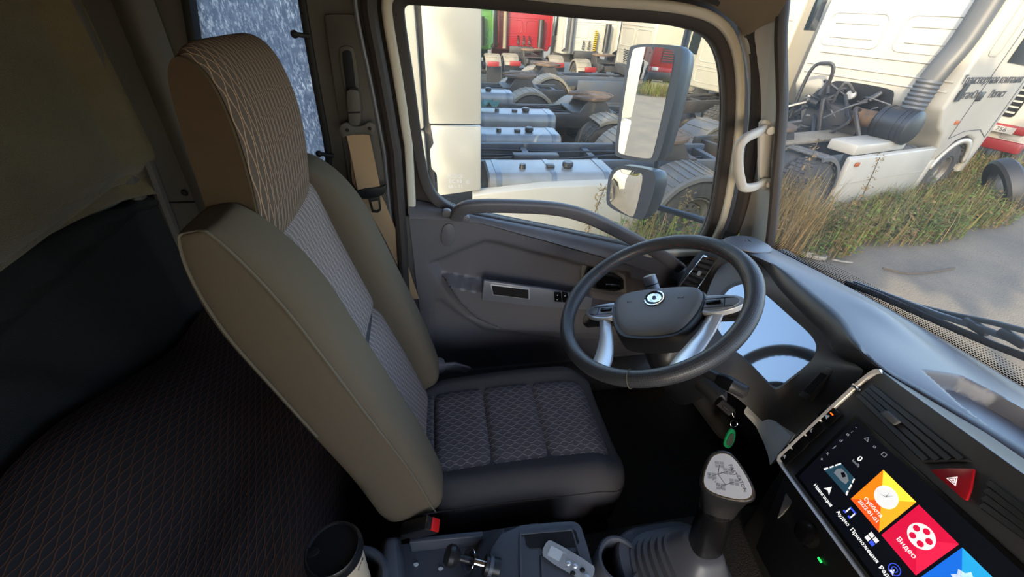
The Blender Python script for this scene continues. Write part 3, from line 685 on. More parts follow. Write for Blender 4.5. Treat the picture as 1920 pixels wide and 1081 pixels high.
# ------------------------------------------------------------------ sleeper bunk behind the seats
def bunk(u, v):
    y = lerp(YR+.05, 1.07, u); 
    xf = -.293; xr = -.755; s = v
    ztop = .55+.02*s+.13*sstep(.95, .50, y)*sstep(.35, 1, s)
    if s < .16:
        a = s/.16; x = xf+.022*math.sin(a*PI/2)*-1+.02; z = lerp(.20, ztop, math.sin(a*PI/2)**.6 if a > 0 else 0); x = xf - .055*(a**4)
    else:
        a = (s-.16)/.84; x = lerp(xf-.055, xr, a); z = ztop+.006*math.sin(3*PI*a)
    z += .004*mnoise.noise(V((x*9, y*7, 0)))
    return V((x, y, z))
bk2 = thing('sleeper_bunk', 'sleeper bunk in dark cloth with wavy orange threads behind the seat', 'bunk', (-.55, .1, 0))
MB().grid(70, 60, bunk, lambda u, v: (.6*(v if v > .16 else v*2.2-.192)+.35, u*1.97)).build('bunk_cover', 'wave_bunk', bk2, angle=80)
MB().box((-.525, .09, .11), (.42, 1.9, .20)).build('bunk_base', 'pit_black', bk2)
pa = [bunk((y-YR-.05)/(1.10-YR-.05), v)+V((0, 0, .001)) for y, v in ((.33, .20), (.36, .35), (.36, .6))]
# ================================================================== STEERING WHEEL
WC = V((.455, .635, .848)); tl = R(33); ywn = R(-8)
Wn = V((-math.sin(tl)*math.cos(ywn), -math.sin(tl)*math.sin(ywn), math.cos(tl)))
Wy = (V((1, 0, 0))-Wn*Wn.x).normalized(); Wx = Wy.cross(Wn)
wheel = thing('steering_wheel', 'black leather steering wheel with silver spokes and round emblem', 'steering wheel', WC, rotm(Wx, Wy, Wn) @ M.Rotation(R(53), 3, 'Z'))   # turned to the left
RR = .2075; mb = MB(); nu, nv = 128, 20
def rimf(u, v):
    a = 2*PI*u; rr = .0172+.0022*(math.exp(-((math.sin(a)-.25)/.25)**2))
    b = 2*PI*v; return V(((RR+rr*math.cos(b))*math.cos(a), (RR+rr*math.cos(b))*math.sin(a), rr*1.05*math.sin(b)))
mb.grid(nu, nv, rimf, lambda u, v: (u*300, v*26)); rim = mb.build('rim', 'rim_leather', wheel, angle=80, weld=False)
st = []
for k in range(56):
    a = 2*PI*k/56
    if abs(((a-PI/2+PI) % (2*PI))-PI) < 1.2: st.append(a)
mb = MB()
for a in st: mb.box(V(((RR-.0178)*math.cos(a), (RR-.0178)*math.sin(a), .004)), (.0012, .0075, .0012), M.Rotation(a, 3, 'Z'))
mb.build('stitching', 'stitch_red', rim)
a = R(-91); MB().tube([V(((RR+.0192*math.cos(b))*math.cos(a), (RR+.0192*math.cos(b))*math.sin(a), .0196*math.sin(b))) for b in [2*PI*i/20 for i in range(20)]], .0009, 6, loop=True).build('rim_seam', 'stitch', rim)
# airbag pad: skirt and raised face
HZ = -.042
out = chaikin([(x*1.12, y*1.06, 0) for x, y, _ in [(-.102, .052, 0), (-.06, .068, 0), (.06, .068, 0), (.102, .052, 0), (.100, .0, 0), (.074, -.058, 0), (.045, -.080, 0), (-.045, -.080, 0), (-.074, -.058, 0), (-.100, .0, 0)]], 3)
def scaled(P, k, z, dy=0): return [V((p.x*k, (p.y+.005)*k-.005+dy, z)) for p in P]
mb = MB(); mb.loft([scaled(out, 1.0, -.040), scaled(out, 1.0, -.012), scaled(out, .985, .002), scaled(out, .95, .010)]); pad = mb.build('airbag_skirt', 'black_plastic', wheel, angle=50)
mb = MB(); mb.loft([scaled(out, .93, .006, .004), scaled(out, .90, .014, .006), scaled(out, .80, .0185, .008), scaled(out, .5, .021, .01), scaled(out, .1, .0215, .012)]); mb.build('airbag_face', 'airbag_face', wheel, angle=50)
lg = V((.0, .030, .0205))
MB().lathe([(.0255, -.004), (.0255, .0015), (.0, .0015)], lg, (0, 0, 1), 32).build('emblem_disc', 'black_plastic', wheel)
em = MB().lathe([(.0205, 0), (.0205, .0025), (.0232, .0030), (.024, 0)], lg+V((0, 0, .001)), (0, 0, 1), 40).build('emblem', 'chrome', wheel)
for s in (0, 1):                                           # two swallow-like swooshes
    P = [(-.017, .003), (-.0135, .0110), (-.005, .0140), (.003, .0125), (.0085, .0080), (.0065, .0005), (.0035, -.0035), (.0045, .0015), (.0025, .0055), (-.002, .0070), (-.006, .0040), (-.006, -.002), (-.003, -.0085), (.003, -.0125), (-.005, -.0125), (-.0115, -.0085), (-.0145, -.003)]
    q = chaikin([V((x, y, 0)) for x, y in P], 2); q = [M.Rotation(PI*s, 3, 'Z') @ p*1.06 for p in q]
    MB().prism([lg+p+V((0, 0, .0018)) for p in q], (0, 0, .0016)).build('emblem_wing', 'chrome', em)
for sx_ in (-1, 1):
    hornp = [(-.007, .004), (-.002, .0005), (.004, .0005), (.007, .0045), (.005, .0008), (.006, -.004), (.004, -.0006), (-.003, -.001), (-.006, -.004)]
    MB().prism([V((sx_*.060+x, .026+y, .0200)) for x, y in hornp], (0, 0, .0012)).build('horn_mark', 'dash_dark', wheel)
    # button pod
    pod = chaikin([(sx_*.090, .043, 0), (sx_*.150, .040, 0), (sx_*.182, .030, 0), (sx_*.186, .008, 0), (sx_*.150, -.010, 0), (sx_*.094, -.012, 0)], 2)
    pd = MB().loft([[V((p.x, p.y, -.014)) for p in pod], [V((p.x, p.y, .004)) for p in pod], [V((p.x*.99+sx_*.0013, p.y*.96+.0008, .006)) for p in pod]]).build('button_pod', 'silver', wheel, angle=40)
    inn = [V((sx_*.135+(p.x-sx_*.135)*.82, .015+(p.y-.015)*.78, 0)) for p in pod]
    MB().prism([p+V((0, 0, .005)) for p in inn], (0, 0, .003)).build('button_plate', 'satin_grey', pd, bevel=.001)
    MB().box((sx_*.125, .016, .009), (.030, .010, .006)).build('rocker', 'piano', pd, bevel=.002)
    MB().box((sx_*.135, .028, .0082), (.060, .0012, .001)).build('button_gap', 'pit_black', pd)
    MB().box((sx_*.135, .003, .0082), (.060, .0012, .001)).build('button_gap', 'pit_black', pd)
    MB().box((sx_*.147, .015, .0082), (.0012, .024, .001)).build('button_gap', 'pit_black', pd)
    sp_ = chaikin([(sx_*.10, .012, 0), (sx_*.18, .030, 0), (sx_*.20, .018, 0), (sx_*.19, -.02, 0), (sx_*.15, -.016, 0), (sx_*.098, -.02, 0)], 1)
    MB().prism([p+V((0, 0, -.020)) for p in sp_], (0, 0, .013)).build('spoke_back', 'black_plastic', wheel, bevel=.003)
    # lower silver spoke: from the pad's flank down to the rim
    P0 = cr([(sx_*.128, -.006, HZ-.004), (sx_*.114, -.050, HZ-.004), (sx_*.100, -.095, HZ*.85), (sx_*.088, -.140, HZ*.5), (sx_*.082, -.190, -.004)], 5)
    wd = [lerp(.032, .050, (i/(len(P0)-1))**1.5) for i in range(len(P0))]
    secs = [[p+V((-w_/2, 0, -.006)), p+V((-w_/2, 0, .001)), p+V((0, 0, .006)), p+V((w_/2, 0, .001)), p+V((w_/2, 0, -.006))] for p, w_ in zip(P0, wd)]
    MB().loft(secs).build('lower_spoke', 'silver', wheel, bevel=.002)
MB().lathe([(.03, -.10), (.045, -.09), (.07, -.05), (.075, -.02)], (0, 0, 0), (0, 0, 1), 24).build('boss', 'pit_black', wheel)

for o in wheel.children:
    if o.name.split('.')[0] not in ('rim', 'lower_spoke'): o.location.z = HZ
# ------------------------------------------------------------------ column, stalks, ignition
colm = thing('steering_column', 'black steering column shroud with two stalks behind the wheel', 'steering column', (.52, .63, .35))
c1 = WC-Wn*.105
mb = MB(); secs = []
for t_, a_, b_ in ((0, .055, .05), (.03, .07, .062), (.12, .075, .068), (.22, .06, .06)):
    c = c1-Wn*t_; secs.append([c+V((0, 1, 0))*x+Wy*y for x, y in superel(a_, b_, 3.2, 24)])
mb.loft(secs); mb.build('shroud', 'black_plastic', colm, angle=60)
MB().tube([c1-Wn*.15, c1-Wn*.50+V((.05, 0, 0))], .03, 12).build('shaft', 'pit_black', colm)
pt, pb_ = at(1217, 517, 'y', .775), at(1232, 560, 'y', .735)
sk = MB().tube(cr([c1-Wn*.02, lerp(c1-Wn*.02, pb_, .6), pb_], 4), [.012]*5+[.0135]*4, 12).build('stalk', 'black_plastic', colm)
MB().tube([pb_, lerp(pb_, pt, .3), lerp(pb_, pt, .31), pt, pt+(pt-pb_)*.04], [.0145, .0150, .0165, .0165, .010], 16).build('stalk_grip', 'satin_grey', sk)
for t_ in (.15, .34, .60): MB().tube([lerp(pb_, pt, t_), lerp(pb_, pt, t_+.05)], .0170, 16).build('stalk_ring', 'black_plastic', sk)
pb_, pt = at(1318, 694, 'y', .545), at(1398, 735, 'y', .465)
sk = MB().tube(cr([c1-Wn*.03, lerp(c1-Wn*.03, pb_, .6), pb_, lerp(pb_, pt, .55)], 4), .0125, 12).build('stalk', 'black_plastic', colm)
MB().tube([lerp(pb_, pt, .35), lerp(pb_, pt, .5), lerp(pb_, pt, .70)], [.0135, .017, .0175], 16).build('stalk_grip', 'piano', sk)
MB().tube([lerp(pb_, pt, .70), lerp(pb_, pt, .73), lerp(pb_, pt, 1.0), lerp(pb_, pt, 1.04)], [.0178, .0165, .0155, .010], 16).build('stalk_end', 'dash_dark', sk)
ig = at(1348, 745, 'y', .505)
MB().lathe([(0, .010), (.013, .010), (.017, .004), (.018, -.03)], ig, (-.55, -.62, .35), 20).build('ignition_lock', 'dash_dark', colm)
MB().tube([ig+V((0, 0, .0)), c1-Wn*.12], .022, 12).build('lock_housing', 'pit_black', colm)
ky = thing('car_key', 'ignition key with ring and green plastic tag hanging under the wheel', 'key', at(1370, 830, 'y', .47))
k0 = ig+V((-.012, -.014, .006)); k1 = at(1371, 772, 'y', .475)
MB().bar([k0, lerp(k0, k1, .5), k1], .010, .022, up=V((1, 0, .5))).build('key_head', 'black_plastic', ky)
MB().bar([lerp(k0, k1, .35)+V((-.006, -.003, .004)), lerp(k0, k1, .95)+V((-.006, -.003, .004))], .004, .006).build('key_trim', 'steel', ky)
rc = at(1376, 794, 'y', .47); e1 = RT; e2 = UP
MB().tube([rc+e1*.0085*math.cos(2*PI*i/24)+e2*.0085*math.sin(2*PI*i/24) for i in range(24)], .0011, 8, loop=True).build('key_ring', 'chrome', ky)
r2 = at(1376, 776, 'y', .47); MB().tube([r2+V((.001*math.sin(i), 0, 0))+e1*.003*math.cos(2*PI*i/12)+e2*.007*math.sin(2*PI*i/12) for i in range(12)], .0009, 6, loop=True).build('swivel', 'steel', ky)
tg = [at(*p, 'y', .468) for p in ((1372, 804), (1379, 806), (1380, 818), (1375, 834), (1367, 841), (1358, 838), (1357, 830), (1365, 812))]
MB().prism(chaikin(tg, 2), (0, .005, 0)).build('tag', 'green_plastic', ky, bevel=.001)
MB().prism([lerp(p, sum(tg, V())/8, .38)+V((0, -.0012, 0)) for p in tg], (0, .002, 0)).build('tag_insert', 'key_label', ky)

# ================================================================== DASHBOARD
dash = thing('dashboard', 'dark grey dashboard with instrument cowl, air vents and chrome trimmed centre stack', 'dashboard', (1.0, .3, 0))
EE = [((1345, 450), .825), ((1395, 473), .845), ((1469, 508), .865), ((1525, 553), .880), ((1574, 596), .890), ((1602, 645), .897), ((1644, 687), .900), ((1722, 733), .898), ((1838, 800), .895), ((1920, 850), .893), ((2060, 940), .89)]
E1 = cr([at(*p, 'z', z) for p, z in EE], 8); E1 = E1+[E1[-1]+V((.02*i/4, -.25*i, 0)) for i in range(1, 5)]
TRAY = [(at(*p, 'z', .885).x, at(*p, 'z', .885).y) for p in ((1722, 704), (1800, 706), (1880, 735), (1960, 780), (2100, 900), (2000, 930), (1880, 830), (1790, 765))]
NE = len(E1)
def pad_top(u, v):
    f = u*(NE-1); i = min(int(f), NE-2); e = lerp(E1[i], E1[i+1], f-i)
    yb = e.y+.015+.05*(1-v)*0; g_ = V((WX(min(e.y+.03, 1.0))-.012, min(e.y+.035*(1-sstep(.5, .9, e.y)), 1.02), .792))
    p = lerp(e, g_, v); p.z = lerp(e.z, .792, v**1.6)+.010*math.sin(PI*min(1, v*1.5))*(1-v)
    p.z += .012*math.exp(-((p.x-.92)/.05)**2-((p.y-.50)/.12)**2)
    d = sdist((p.x, p.y), TRAY); p.z -= .030*sstep(-.002, .010, d)
    return p
MB().grid(240, 80, pad_top).build('top_pad', 'dash_soft', dash, angle=60)
# padded roll along the cowl edge
E2p = [((1362, 462), .795), ((1423, 487), .825), ((1462, 536), .838), ((1511, 589), .846), ((1546, 624), .852), ((1571, 659), .857), ((1609, 682), .866), ((1637, 694), .880), ((1680, 726), .876), ((1771, 793), .870), ((1900, 890), .865), ((2040, 990), .86)]
E2 = cr([at(*p, 'z', z) for p, z in E2p], 8); E2 = E2+[E2[-1]+V((.02*i/4, -.25*i, 0)) for i in range(1, 5)]
def resample(P, n):
    L = [0]
    for a, b in zip(P, P[1:]): L.append(L[-1]+(b-a).length)
    out = []; j = 0
    for k in range(n+1):
        t = L[-1]*k/n
        while j < len(L)-2 and L[j+1] < t: j += 1
        out.append(lerp(P[j], P[j+1], (t-L[j])/max(1e-9, L[j+1]-L[j])))
    return out
A_ = resample(E1, 100); B_ = resample(E2, 100)
secs = [[a+V((.01, 0, .002)), a+V((0, 0, .003)), lerp(a, b, .35)+V((-.006, -.004, .010)), lerp(a, b, .75)+V((-.008, -.004, .006)), b+V((-.003, 0, 0)), b+V((.006, .004, -.012))] for a, b in zip(A_, B_)]
MB().loft(secs, False).build('padded_edge', 'dash_dark', dash, angle=80)
# instrument surround: from the padded edge down to the cluster plate
LN = V((-.75, .13, .65)).normalized(); LO = V((.775, .56, .748))
Lx = V((LN.y*-1, LN.x*1, 0)).normalized()*-1               # across, +y to the left
Lx = V((.17, .985, 0)).normalized(); Lx = (Lx-LN*Lx.dot(LN)).normalized(); Ly = LN.cross(Lx); Ly = Ly if Ly.z > 0 else -Ly
def lens_pt(px, py, h=0):
    p = on_plane(px, py, LO, LN); return p+LN*h
lens_px = [(1372, 655), (1395, 668), (1440, 715), (1452, 726), (1462, 727), (1480, 712), (1512, 688), (1530, 668), (1533, 645), (1515, 622), (1480, 592), (1445, 560), (1420, 540), (1395, 530), (1360, 545), (1335, 600)]
LL = [lens_pt(*p) for p in lens_px]; LLs = chaikin(LL, 2)
ctr = sum(LLs, V())/len(LLs)
MB().prism(LLs, LN*.003).build('cluster_lens', 'lens_glass', dash)
MB().prism([p-LN*.030 for p in LLs], LN*-.004).build('cluster_face', 'dash_dark', dash)
MB().ring([p-LN*.032 for p in LLs], [p+LN*.004 for p in LLs]).build('cluster_wall', 'dash_tex', dash)
gx = (Lx)
for gpx in ((1480, 650), (1415, 590)):
    gc = lens_pt(*gpx)-LN*.026
    MB().lathe([(.046, 0), (.046, .004), (.050, .006), (.054, .004), (.054, 0)], gc, LN, 36).build('gauge_ring', 'satin_grey', dash)
    MB().lathe([(0, .001), (.046, .001)], gc, LN, 30).build('gauge_dial', 'piano', dash)
# surround surface: ring from lens edge to a wider outer loop that tucks under the padded edge
out_px = [(1325, 715), (1385, 745), (1440, 800), (1470, 835), (1500, 822), (1560, 770), (1625, 700), (1612, 688), (1574, 664), (1548, 630), (1512, 594), (1464, 541), (1426, 492), (1385, 478), (1345, 500), (1310, 600)]
out_z = [.63, .62, .60, .60, .64, .73, .872, .862, .852, .846, .840, .832, .815, .79, .74, .68]
OO = [at(*p, 'z', z) for p, z in zip(out_px, out_z)]
n4 = 64; I4 = chaikin(LL, 2); O4 = chaikin(OO, 2)
rows = []
for t_ in (0, .12, .35, .6, .85, 1):
    rows.append([lerp(a, b, t_)+LN*(.004+.004*math.sin(PI*t_)) for a, b in zip(I4, O4)])
MB().loft(rows, True, False).build('instrument_surround', 'dash_tex', dash, angle=60)
MB().ring([p+LN*.0045 for p in I4], [lerp(p, ctr, -.05)+LN*.0065 for p in I4]).build('lens_bezel', 'dash_dark', dash)
# card slot beside the cluster
sn_ = V((-.97, .05, .2)).normalized(); sq = [on_plane(*p, V((.7475, .42, .775)), sn_) for p in ((1500, 738), (1546, 690), (1562, 697), (1517, 747))]
MB().prism([lerp(p, sum(sq, V())/4, -.12)-sn_*.014 for p in sq], sn_*.016).build('slot_frame', 'dash_tex', dash, bevel=.003)
sq2 = [lerp(p, sum(sq, V())/4, .28)+sn_*.0024 for p in sq]; MB().prism(sq2, sn_*.001).build('card_slot', 'pit_black', dash)
# left vent pod
VO = at(1310, 516, 'y', .93); vn = V((-.80, -.42, .42)).normalized()
def vp(px, py, h=0): return on_plane(px, py, VO, vn)+vn*h
vq = [vp(*p) for p in ((1320, 483), (1344, 489), (1302, 554), (1275, 540))]; vcn = sum(vq, V())/4
pod_px = [(1300, 470), (1345, 452), (1395, 476), (1392, 520), (1350, 580), (1310, 610), (1255, 590), (1262, 540)]
pq = chaikin([vp(*p, -.012) for p in pod_px], 2); pc = sum(pq, V())/len(pq)
vent = MB().loft([[p-vn*.12 for p in pq], [p-vn*.02 for p in pq], [lerp(p, pc, .06)+vn*.004 for p in pq], [lerp(p, pc, .3)+vn*.009 for p in pq], [lerp(p, pc, .95)+vn*.009 for p in pq]]).build('vent_pod', 'dash_dark', dash, angle=60)
def quad_vent(q, nrm, parent, ns, along, frame_mat, slat_mat, tilt=.5, fr=.16, back='pit_black', dth=.012):
    c = sum(q, V())/4
    if frame_mat: MB().ring([lerp(p, c, -fr)+nrm*.004 for p in q], [lerp(p, c, .02)+nrm*.004 for p in q], nrm*-.014).build('vent_frame', frame_mat, parent, bevel=.003)
    MB().prism([p-nrm*.006 for p in q], nrm*-.004).build('vent_back', back, parent)
    a, b, c_, d_ = q
    for i in range(ns):
        t0 = (i+.5)/ns
        p0, p1 = (lerp(a, d_, t0), lerp(b, c_, t0)) if along == 0 else (lerp(a, b, t0), lerp(d_, c_, t0))
        dd = (p1-p0).normalized(); w_ = nrm.cross(dd).normalized(); s_ = (w_*math.cos(tilt)+nrm*math.sin(tilt))*dth*.5
        MB().prism([p0-s_-nrm*.001, p0+s_-nrm*.001, p0+s_+nrm*.0012, p0-s_+nrm*.0012], p1-p0).build('slat', slat_mat, parent)
vq2 = [p+vn*.010 for p in vq]
quad_vent(vq2, vn, vent, 7, 0, 'chrome', 'dash_dark', fr=.14)
p = lerp(sum(vq2, V())/4, vq2[1], .15)+vn*.008; MB().box(p, (.010, .010, .016), rotm(vn, vn.cross(V((0, 0, 1))).normalized(), vn.cross(vn.cross(V((0, 0, 1))).normalized()))).build('vent_tab', 'satin_grey', vent, bevel=.002)
# demister grille on the far top corner of the dash
gq = [at(*p, 'z', z) for p, z in (((1343, 449), .838), ((1402, 441), .838), ((1452, 467), .838), ((1440, 478), .845), ((1390, 472), .853))]
cap = MB().prism(chaikin(gq, 2), (0, 0, .006)).build('demister_cap', 'dash_soft', dash, bevel=.003)
for i in range(6):
    a, b = at(1372+i*6, 454.5-i*1.0, 'z', .846), at(1380+i*6.5, 461-i*.6, 'z', .846); MB().bar([a, b], .0035, .003).build('grille_slot', 'pit_black', cap)
# lower dash masses
MB().loft([[V((x, y, z)) for x, z in ((1.2, .74), (.92, .74), (.80, .64), (.84, .40), (1.0, .2), (1.2, .2))] for y in (.52, .80, 1.02)]).build('knee_panel', 'black_plastic', dash, bevel=.02)
lt = [((1396, 768), .60), ((1404, 756), .605), ((1416, 752), .61), ((1440, 775), .63), ((1484, 818), .655)]
lb = [((1396, 775), .585), ((1418, 800), .58), ((1432, 830), .575), ((1440, 852), .575), ((1444, 872), .57)]
secs = [[a_, lerp(a_, b_, .5)+V((-.006, -.004, .004)), b_, b_+V((.05, .02, -.02)), a_+V((.05, .02, -.02))] for a_, b_ in zip([at(*p, 'z', z) for p, z in lt], [at(*p, 'z', z) for p, z in lb])]
MB().loft(secs).build('side_trim', 'light_trim', dash, angle=50)

# ------------------------------------------------------------------ centre stack, turned to the driver
sl_ = ray(1000, 235).normalized(); nI = ray(1608, 783).cross(ray(1497, 893)); su = sl_.cross(nI).normalized(); su = su if su.z > 0 else -su
SR = -sl_; SU = su; SN = SR.cross(SU).normalized(); SO = depth(1608, 783, .68)
if SN.dot(CAM-SO) < 0: SN = -SN
def st(px, py, h=0): return on_plane(px, py, SO, SN)+SN*h
def S2(a, b, h=0): return SO+SR*a+SU*b+SN*h
def sab(px, py): p = st(px, py)-SO; return p.dot(SR), p.dot(SU)
def z3(x, y): return (1400+x/2.696, 680+y/2.696)
stack = MB().loft([[S2(a, b, h) for a, b in ((-.052, -.171), (-.042, .070), (-.036, .088), (.02, .086), (.40, .084), (.40, -.171))] for h in (-.09, -.006, 0)]).build('centre_stack', 'dash_dark', dash, bevel=.003)
chp = cr([S2(.40, -.172, .002), S2(.1, -.172, .003), S2(-.03, -.172, .003), S2(-.052, -.166, .003), S2(-.053, -.14, .003), S2(-.049, -.06, .003), S2(-.044, .03, .003), S2(-.038, .078, .003), S2(-.030, .089, .001)], 6)
cin = [lerp(p, S2(.17, -.04, 0), .035) for p in chp]
MB().loft([[a, lerp(a, b, .25)+SN*.004, lerp(a, b, .7)+SN*.003, b+SN*.001, b-SN*.004, a-SN*.006] for a, b in zip(chp, cin)]).build('chrome_strip', 'silver_trim', dash, angle=50)
# buttons down the left edge
for i, (q, mk) in enumerate(((((360, 270), (425, 205), (497, 262), (420, 333)), 'horn'), (((290, 345), (360, 272), (415, 333), (335, 405)), 'seat'), (((215, 410), (288, 347), (333, 405), (268, 473)), None), (((158, 470), (213, 412), (268, 473), (205, 525)), 'A'))):
    Q = [st(*z3(*p), .001) for p in q]; c = sum(Q, V())/4
    bt = MB().prism([lerp(p, c, .06) for p in Q], SN*.004).build('push_button', 'piano', dash, bevel=.0015)
    if mk: text({'horn': '\u25c4', 'seat': 'L', 'A': 'A'}[mk], .010, c-SU*.004+SN*.0052, SR, SU, 'px_grey', bt, 'button_mark')
    if mk == 'horn': MB().box(c+SU*.006+SR*.004+SN*.0052, (.007, .0022, .0006), rotm(SR, SU, SN)).build('button_lamp', 'led_orange', bt)
# centre vents (parallelograms) with slats
for q, ns in ((((560, 172), (648, 112), (1125, 488), (885, 494)), 4), (((1195, 740), (1240, 590), (1500, 790), (1500, 960)), 4)):
    Q = [st(*z3(*p), .002) for p in q]; Q = [Q[0], Q[1], Q[2], Q[3]]
    vt = MB().ring([lerp(p, sum(Q, V())/4, -.05)+SN*.001 for p in Q], [p+SN*.001 for p in Q], SN*-.01).build('centre_vent', 'dash_dark', dash, bevel=.001)
    MB().prism([p-SN*.0005 for p in Q], SN*-.003).build('vent_back', 'pit_black', vt)
    for i in range(ns):
        t0 = (i+.6)/ns; p0 = lerp(Q[0], Q[1], t0); p1 = lerp(Q[3], Q[2], t0); dd = (p1-p0).normalized(); w_ = SN.cross(dd).normalized()
        MB().prism([p0-w_*.004, p0+w_*.003-SN*.0, p0+w_*.003+SN*.0015, p0-w_*.004+SN*.004], p1-p0).build('slat', 'black_plastic', vt)
    if ns == 4 and q[0][0] == 560:
        Q2 = [st(*z3(*p), .006) for p in ((695, 262), (740, 250), (805, 308), (768, 325))]; MB().prism(Q2, SN*.006).build('vent_tab', 'dash_soft', vt, bevel=.002)
        Q2 = [st(*z3(*p), .004) for p in ((540, 120), (552, 108), (592, 140), (578, 150))]; MB().prism(Q2, SN*.003).build('vent_trim', 'chrome', vt, bevel=.001)
# hazard switch
Q = [st(*z3(*p), .001) for p in ((940, 545), (1040, 537), (1166, 540), (1150, 640), (1128, 700), (1112, 697))]
hz = MB().prism(Q, SN*.005).build('hazard_switch', 'hazard_red', dash, bevel=.002)
hc = st(*z3(1062, 600), .0062)
tri = [hc+SR*(.0075*math.cos(R(90+120*i)))+SU*(.0075*math.sin(R(90+120*i))) for i in range(3)]
for k_ in (1, .5):
    A3 = [hc+(p-hc)*k_ for p in tri]; MB().ring(A3, [hc+(p-hc)*(k_-.22) for p in tri], SN*.0005).build('hazard_triangle', 'px_white', hz)
# lower stack with rotary climate knobs
LS = [(-.046, -.175), (.40, -.175), (.40, -.36), (.0, -.36)]
low = MB().loft([[S2(a, b, h+ (0 if b > -.2 else -.03)) for a, b in LS] for h in (-.10, -.02)]).build('climate_panel', 'black_plastic', dash, bevel=.004)
kc = depth(1522, 1003, .0) ; kn = (SN+V((0, 0, .10))).normalized(); kp = on_plane(1522, 1003, S2(0, -.24, -.032), SN)
MB().lathe([(0, .020), (.015, .020), (.020, .017), (.022, 0), (.027, -.002), (.027, -.006)], kp, kn, 24).build('rotary_knob', 'piano', dash)
MB().box(on_plane(1537, 1049, S2(0, -.26, -.026), SN), (.008, .003, .002), rotm(SR, SU, SN)).build('indicator_lamp', 'led_green', dash)
kp = on_plane(1450, 1022, S2(-.05, -.26, -.05), SN); MB().lathe([(.008, .002), (.013, .004), (.017, .002), (.018, -.02)], kp, SN, 20).build('power_socket', 'piano', dash)
q = [on_plane(*z3(*p), S2(-.03, -.22, -.03), SN) for p in ((205, 655), (255, 690), (185, 770), (160, 790))]; MB().prism(q, SN*.004).build('stack_flank', 'dash_soft', dash, bevel=.002)
MB().loft([[V((x, y, z)) for x, z in ((1.2, .72), (.86, .72), (.80, .55), (.86, .3), (1.0, .05), (1.2, .05))] for y in (-.85, .1, .30)]).build('lower_dash', 'black_plastic', dash, bevel=.02)
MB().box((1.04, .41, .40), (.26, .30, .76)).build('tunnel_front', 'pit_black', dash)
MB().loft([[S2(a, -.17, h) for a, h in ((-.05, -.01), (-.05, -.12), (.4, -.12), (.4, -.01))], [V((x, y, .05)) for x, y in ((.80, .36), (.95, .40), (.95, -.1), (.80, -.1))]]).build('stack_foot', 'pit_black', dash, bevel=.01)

# ------------------------------------------------------------------ head unit with its touchscreen
hu = thing('head_unit', 'large touchscreen head unit showing orange, red and blue tiles', 'touchscreen', S2(.14, -.16, .0))
SW = .262; SH = sab(1497, 893)[1]
MB().prism([S2(a, b, .0005) for a, b in ((-.004, .004), (SW+.004, .004), (SW+.004, SH-.004), (-.004, SH-.004))], SN*.004).build('bezel', 'piano', hu, bevel=.002)
scr = MB().prism([S2(a, b, .0045) for a, b in ((.004, -.003), (SW-.004, -.003), (SW-.004, SH+.003), (.004, SH+.003))], SN*.0006).build('display', 'px_black', hu)
def flat(pts, mt, name, h=.0053, th=.0002): return MB().prism([S2(a, b, h) for a, b in pts], SN*th).build(name, mt, scr)
def sq_(a, b, w_, h_): return [(a, b), (a+w_, b), (a+w_, b+h_), (a, b+h_)]
t0 = sab(*z3(705, 545)); t1 = sab(*z3(538, 690)); t2 = sab(*z3(870, 710)); TW = (V(t2)-V(t0)).x; TH = t0[1]-t1[1]
def tile(a, b, cols, name):
    c = (a+TW/2, b-TH/2); cs = [(a, b), (a+TW, b), (a+TW, b-TH), (a, b-TH)]
    for i in range(4): flat([cs[i], cs[(i+1) % 4], c], cols[i], name)
    return c
c = tile(t0[0], t0[1], ('px_yellow', 'px_amber', 'px_orange_d', 'px_orange'), 'clock_tile')
cc = (c[0]+.001, c[1]+.009)
MB().lathe([(0, .0008), (.0165, .0008), (.0165, 0)], S2(cc[0], cc[1], .0053), SN, 28).build('clock_face', 'px_white', scr)
for ang, ln in ((60, .012), (95, .009), (200, .011)):
    d_ = (math.cos(R(ang)), math.sin(R(ang))); n_ = (-d_[1]*.0004, d_[0]*.0004)
    flat([(cc[0]-n_[0], cc[1]-n_[1]), (cc[0]+d_[0]*ln, cc[1]+d_[1]*ln), (cc[0]+n_[0], cc[1]+n_[1])], 'dark_print', 'clock_hand', .0063)
text('Суббота', .0082, S2(c[0], c[1]-.017, .0057), SR, SU, 'px_white', scr, 'tile_text'); text('2022-01-01', .0082, S2(c[0], c[1]-.027, .0057), SR, SU, 'px_white', scr, 'tile_text')
gap = .0042
c = tile(t0[0]+TW+gap, t0[1], ('px_red', 'px_red_l', 'px_red', 'px_red'), 'video_tile')
MB().lathe([(0, .0006), (.0165, .0006), (.0165, 0)], S2(c[0], c[1]+.007, .0053), SN, 28).build('film_reel', 'px_white', scr)
for i in range(5):
    a_ = R(90+72*i); MB().lathe([(0, .0003), (.0042, .0003), (.0042, 0)], S2(c[0]+.010*math.cos(a_), c[1]+.007+.010*math.sin(a_), .0059), SN, 14).build('reel_hole', 'px_red', scr)
text('Видео', .0095, S2(c[0], c[1]-.020, .0057), SR, SU, 'px_white', scr, 'tile_text')
c = tile(t0[0]+2*(TW+gap), t0[1], ('px_cyan', 'px_blue', 'px_blue', 'px_blue'), 'settings_tile')
gear = [(c[0]+(.016 if k % 2 else .0115)*math.cos(2*PI*(k//2*2+(k % 2))/16), c[1]+.007+(.016 if k % 2 else .0115)*math.sin(2*PI*(k//2*2+(k % 2))/16)) for k in range(16)]; flat(gear, 'px_white', 'gear_icon')
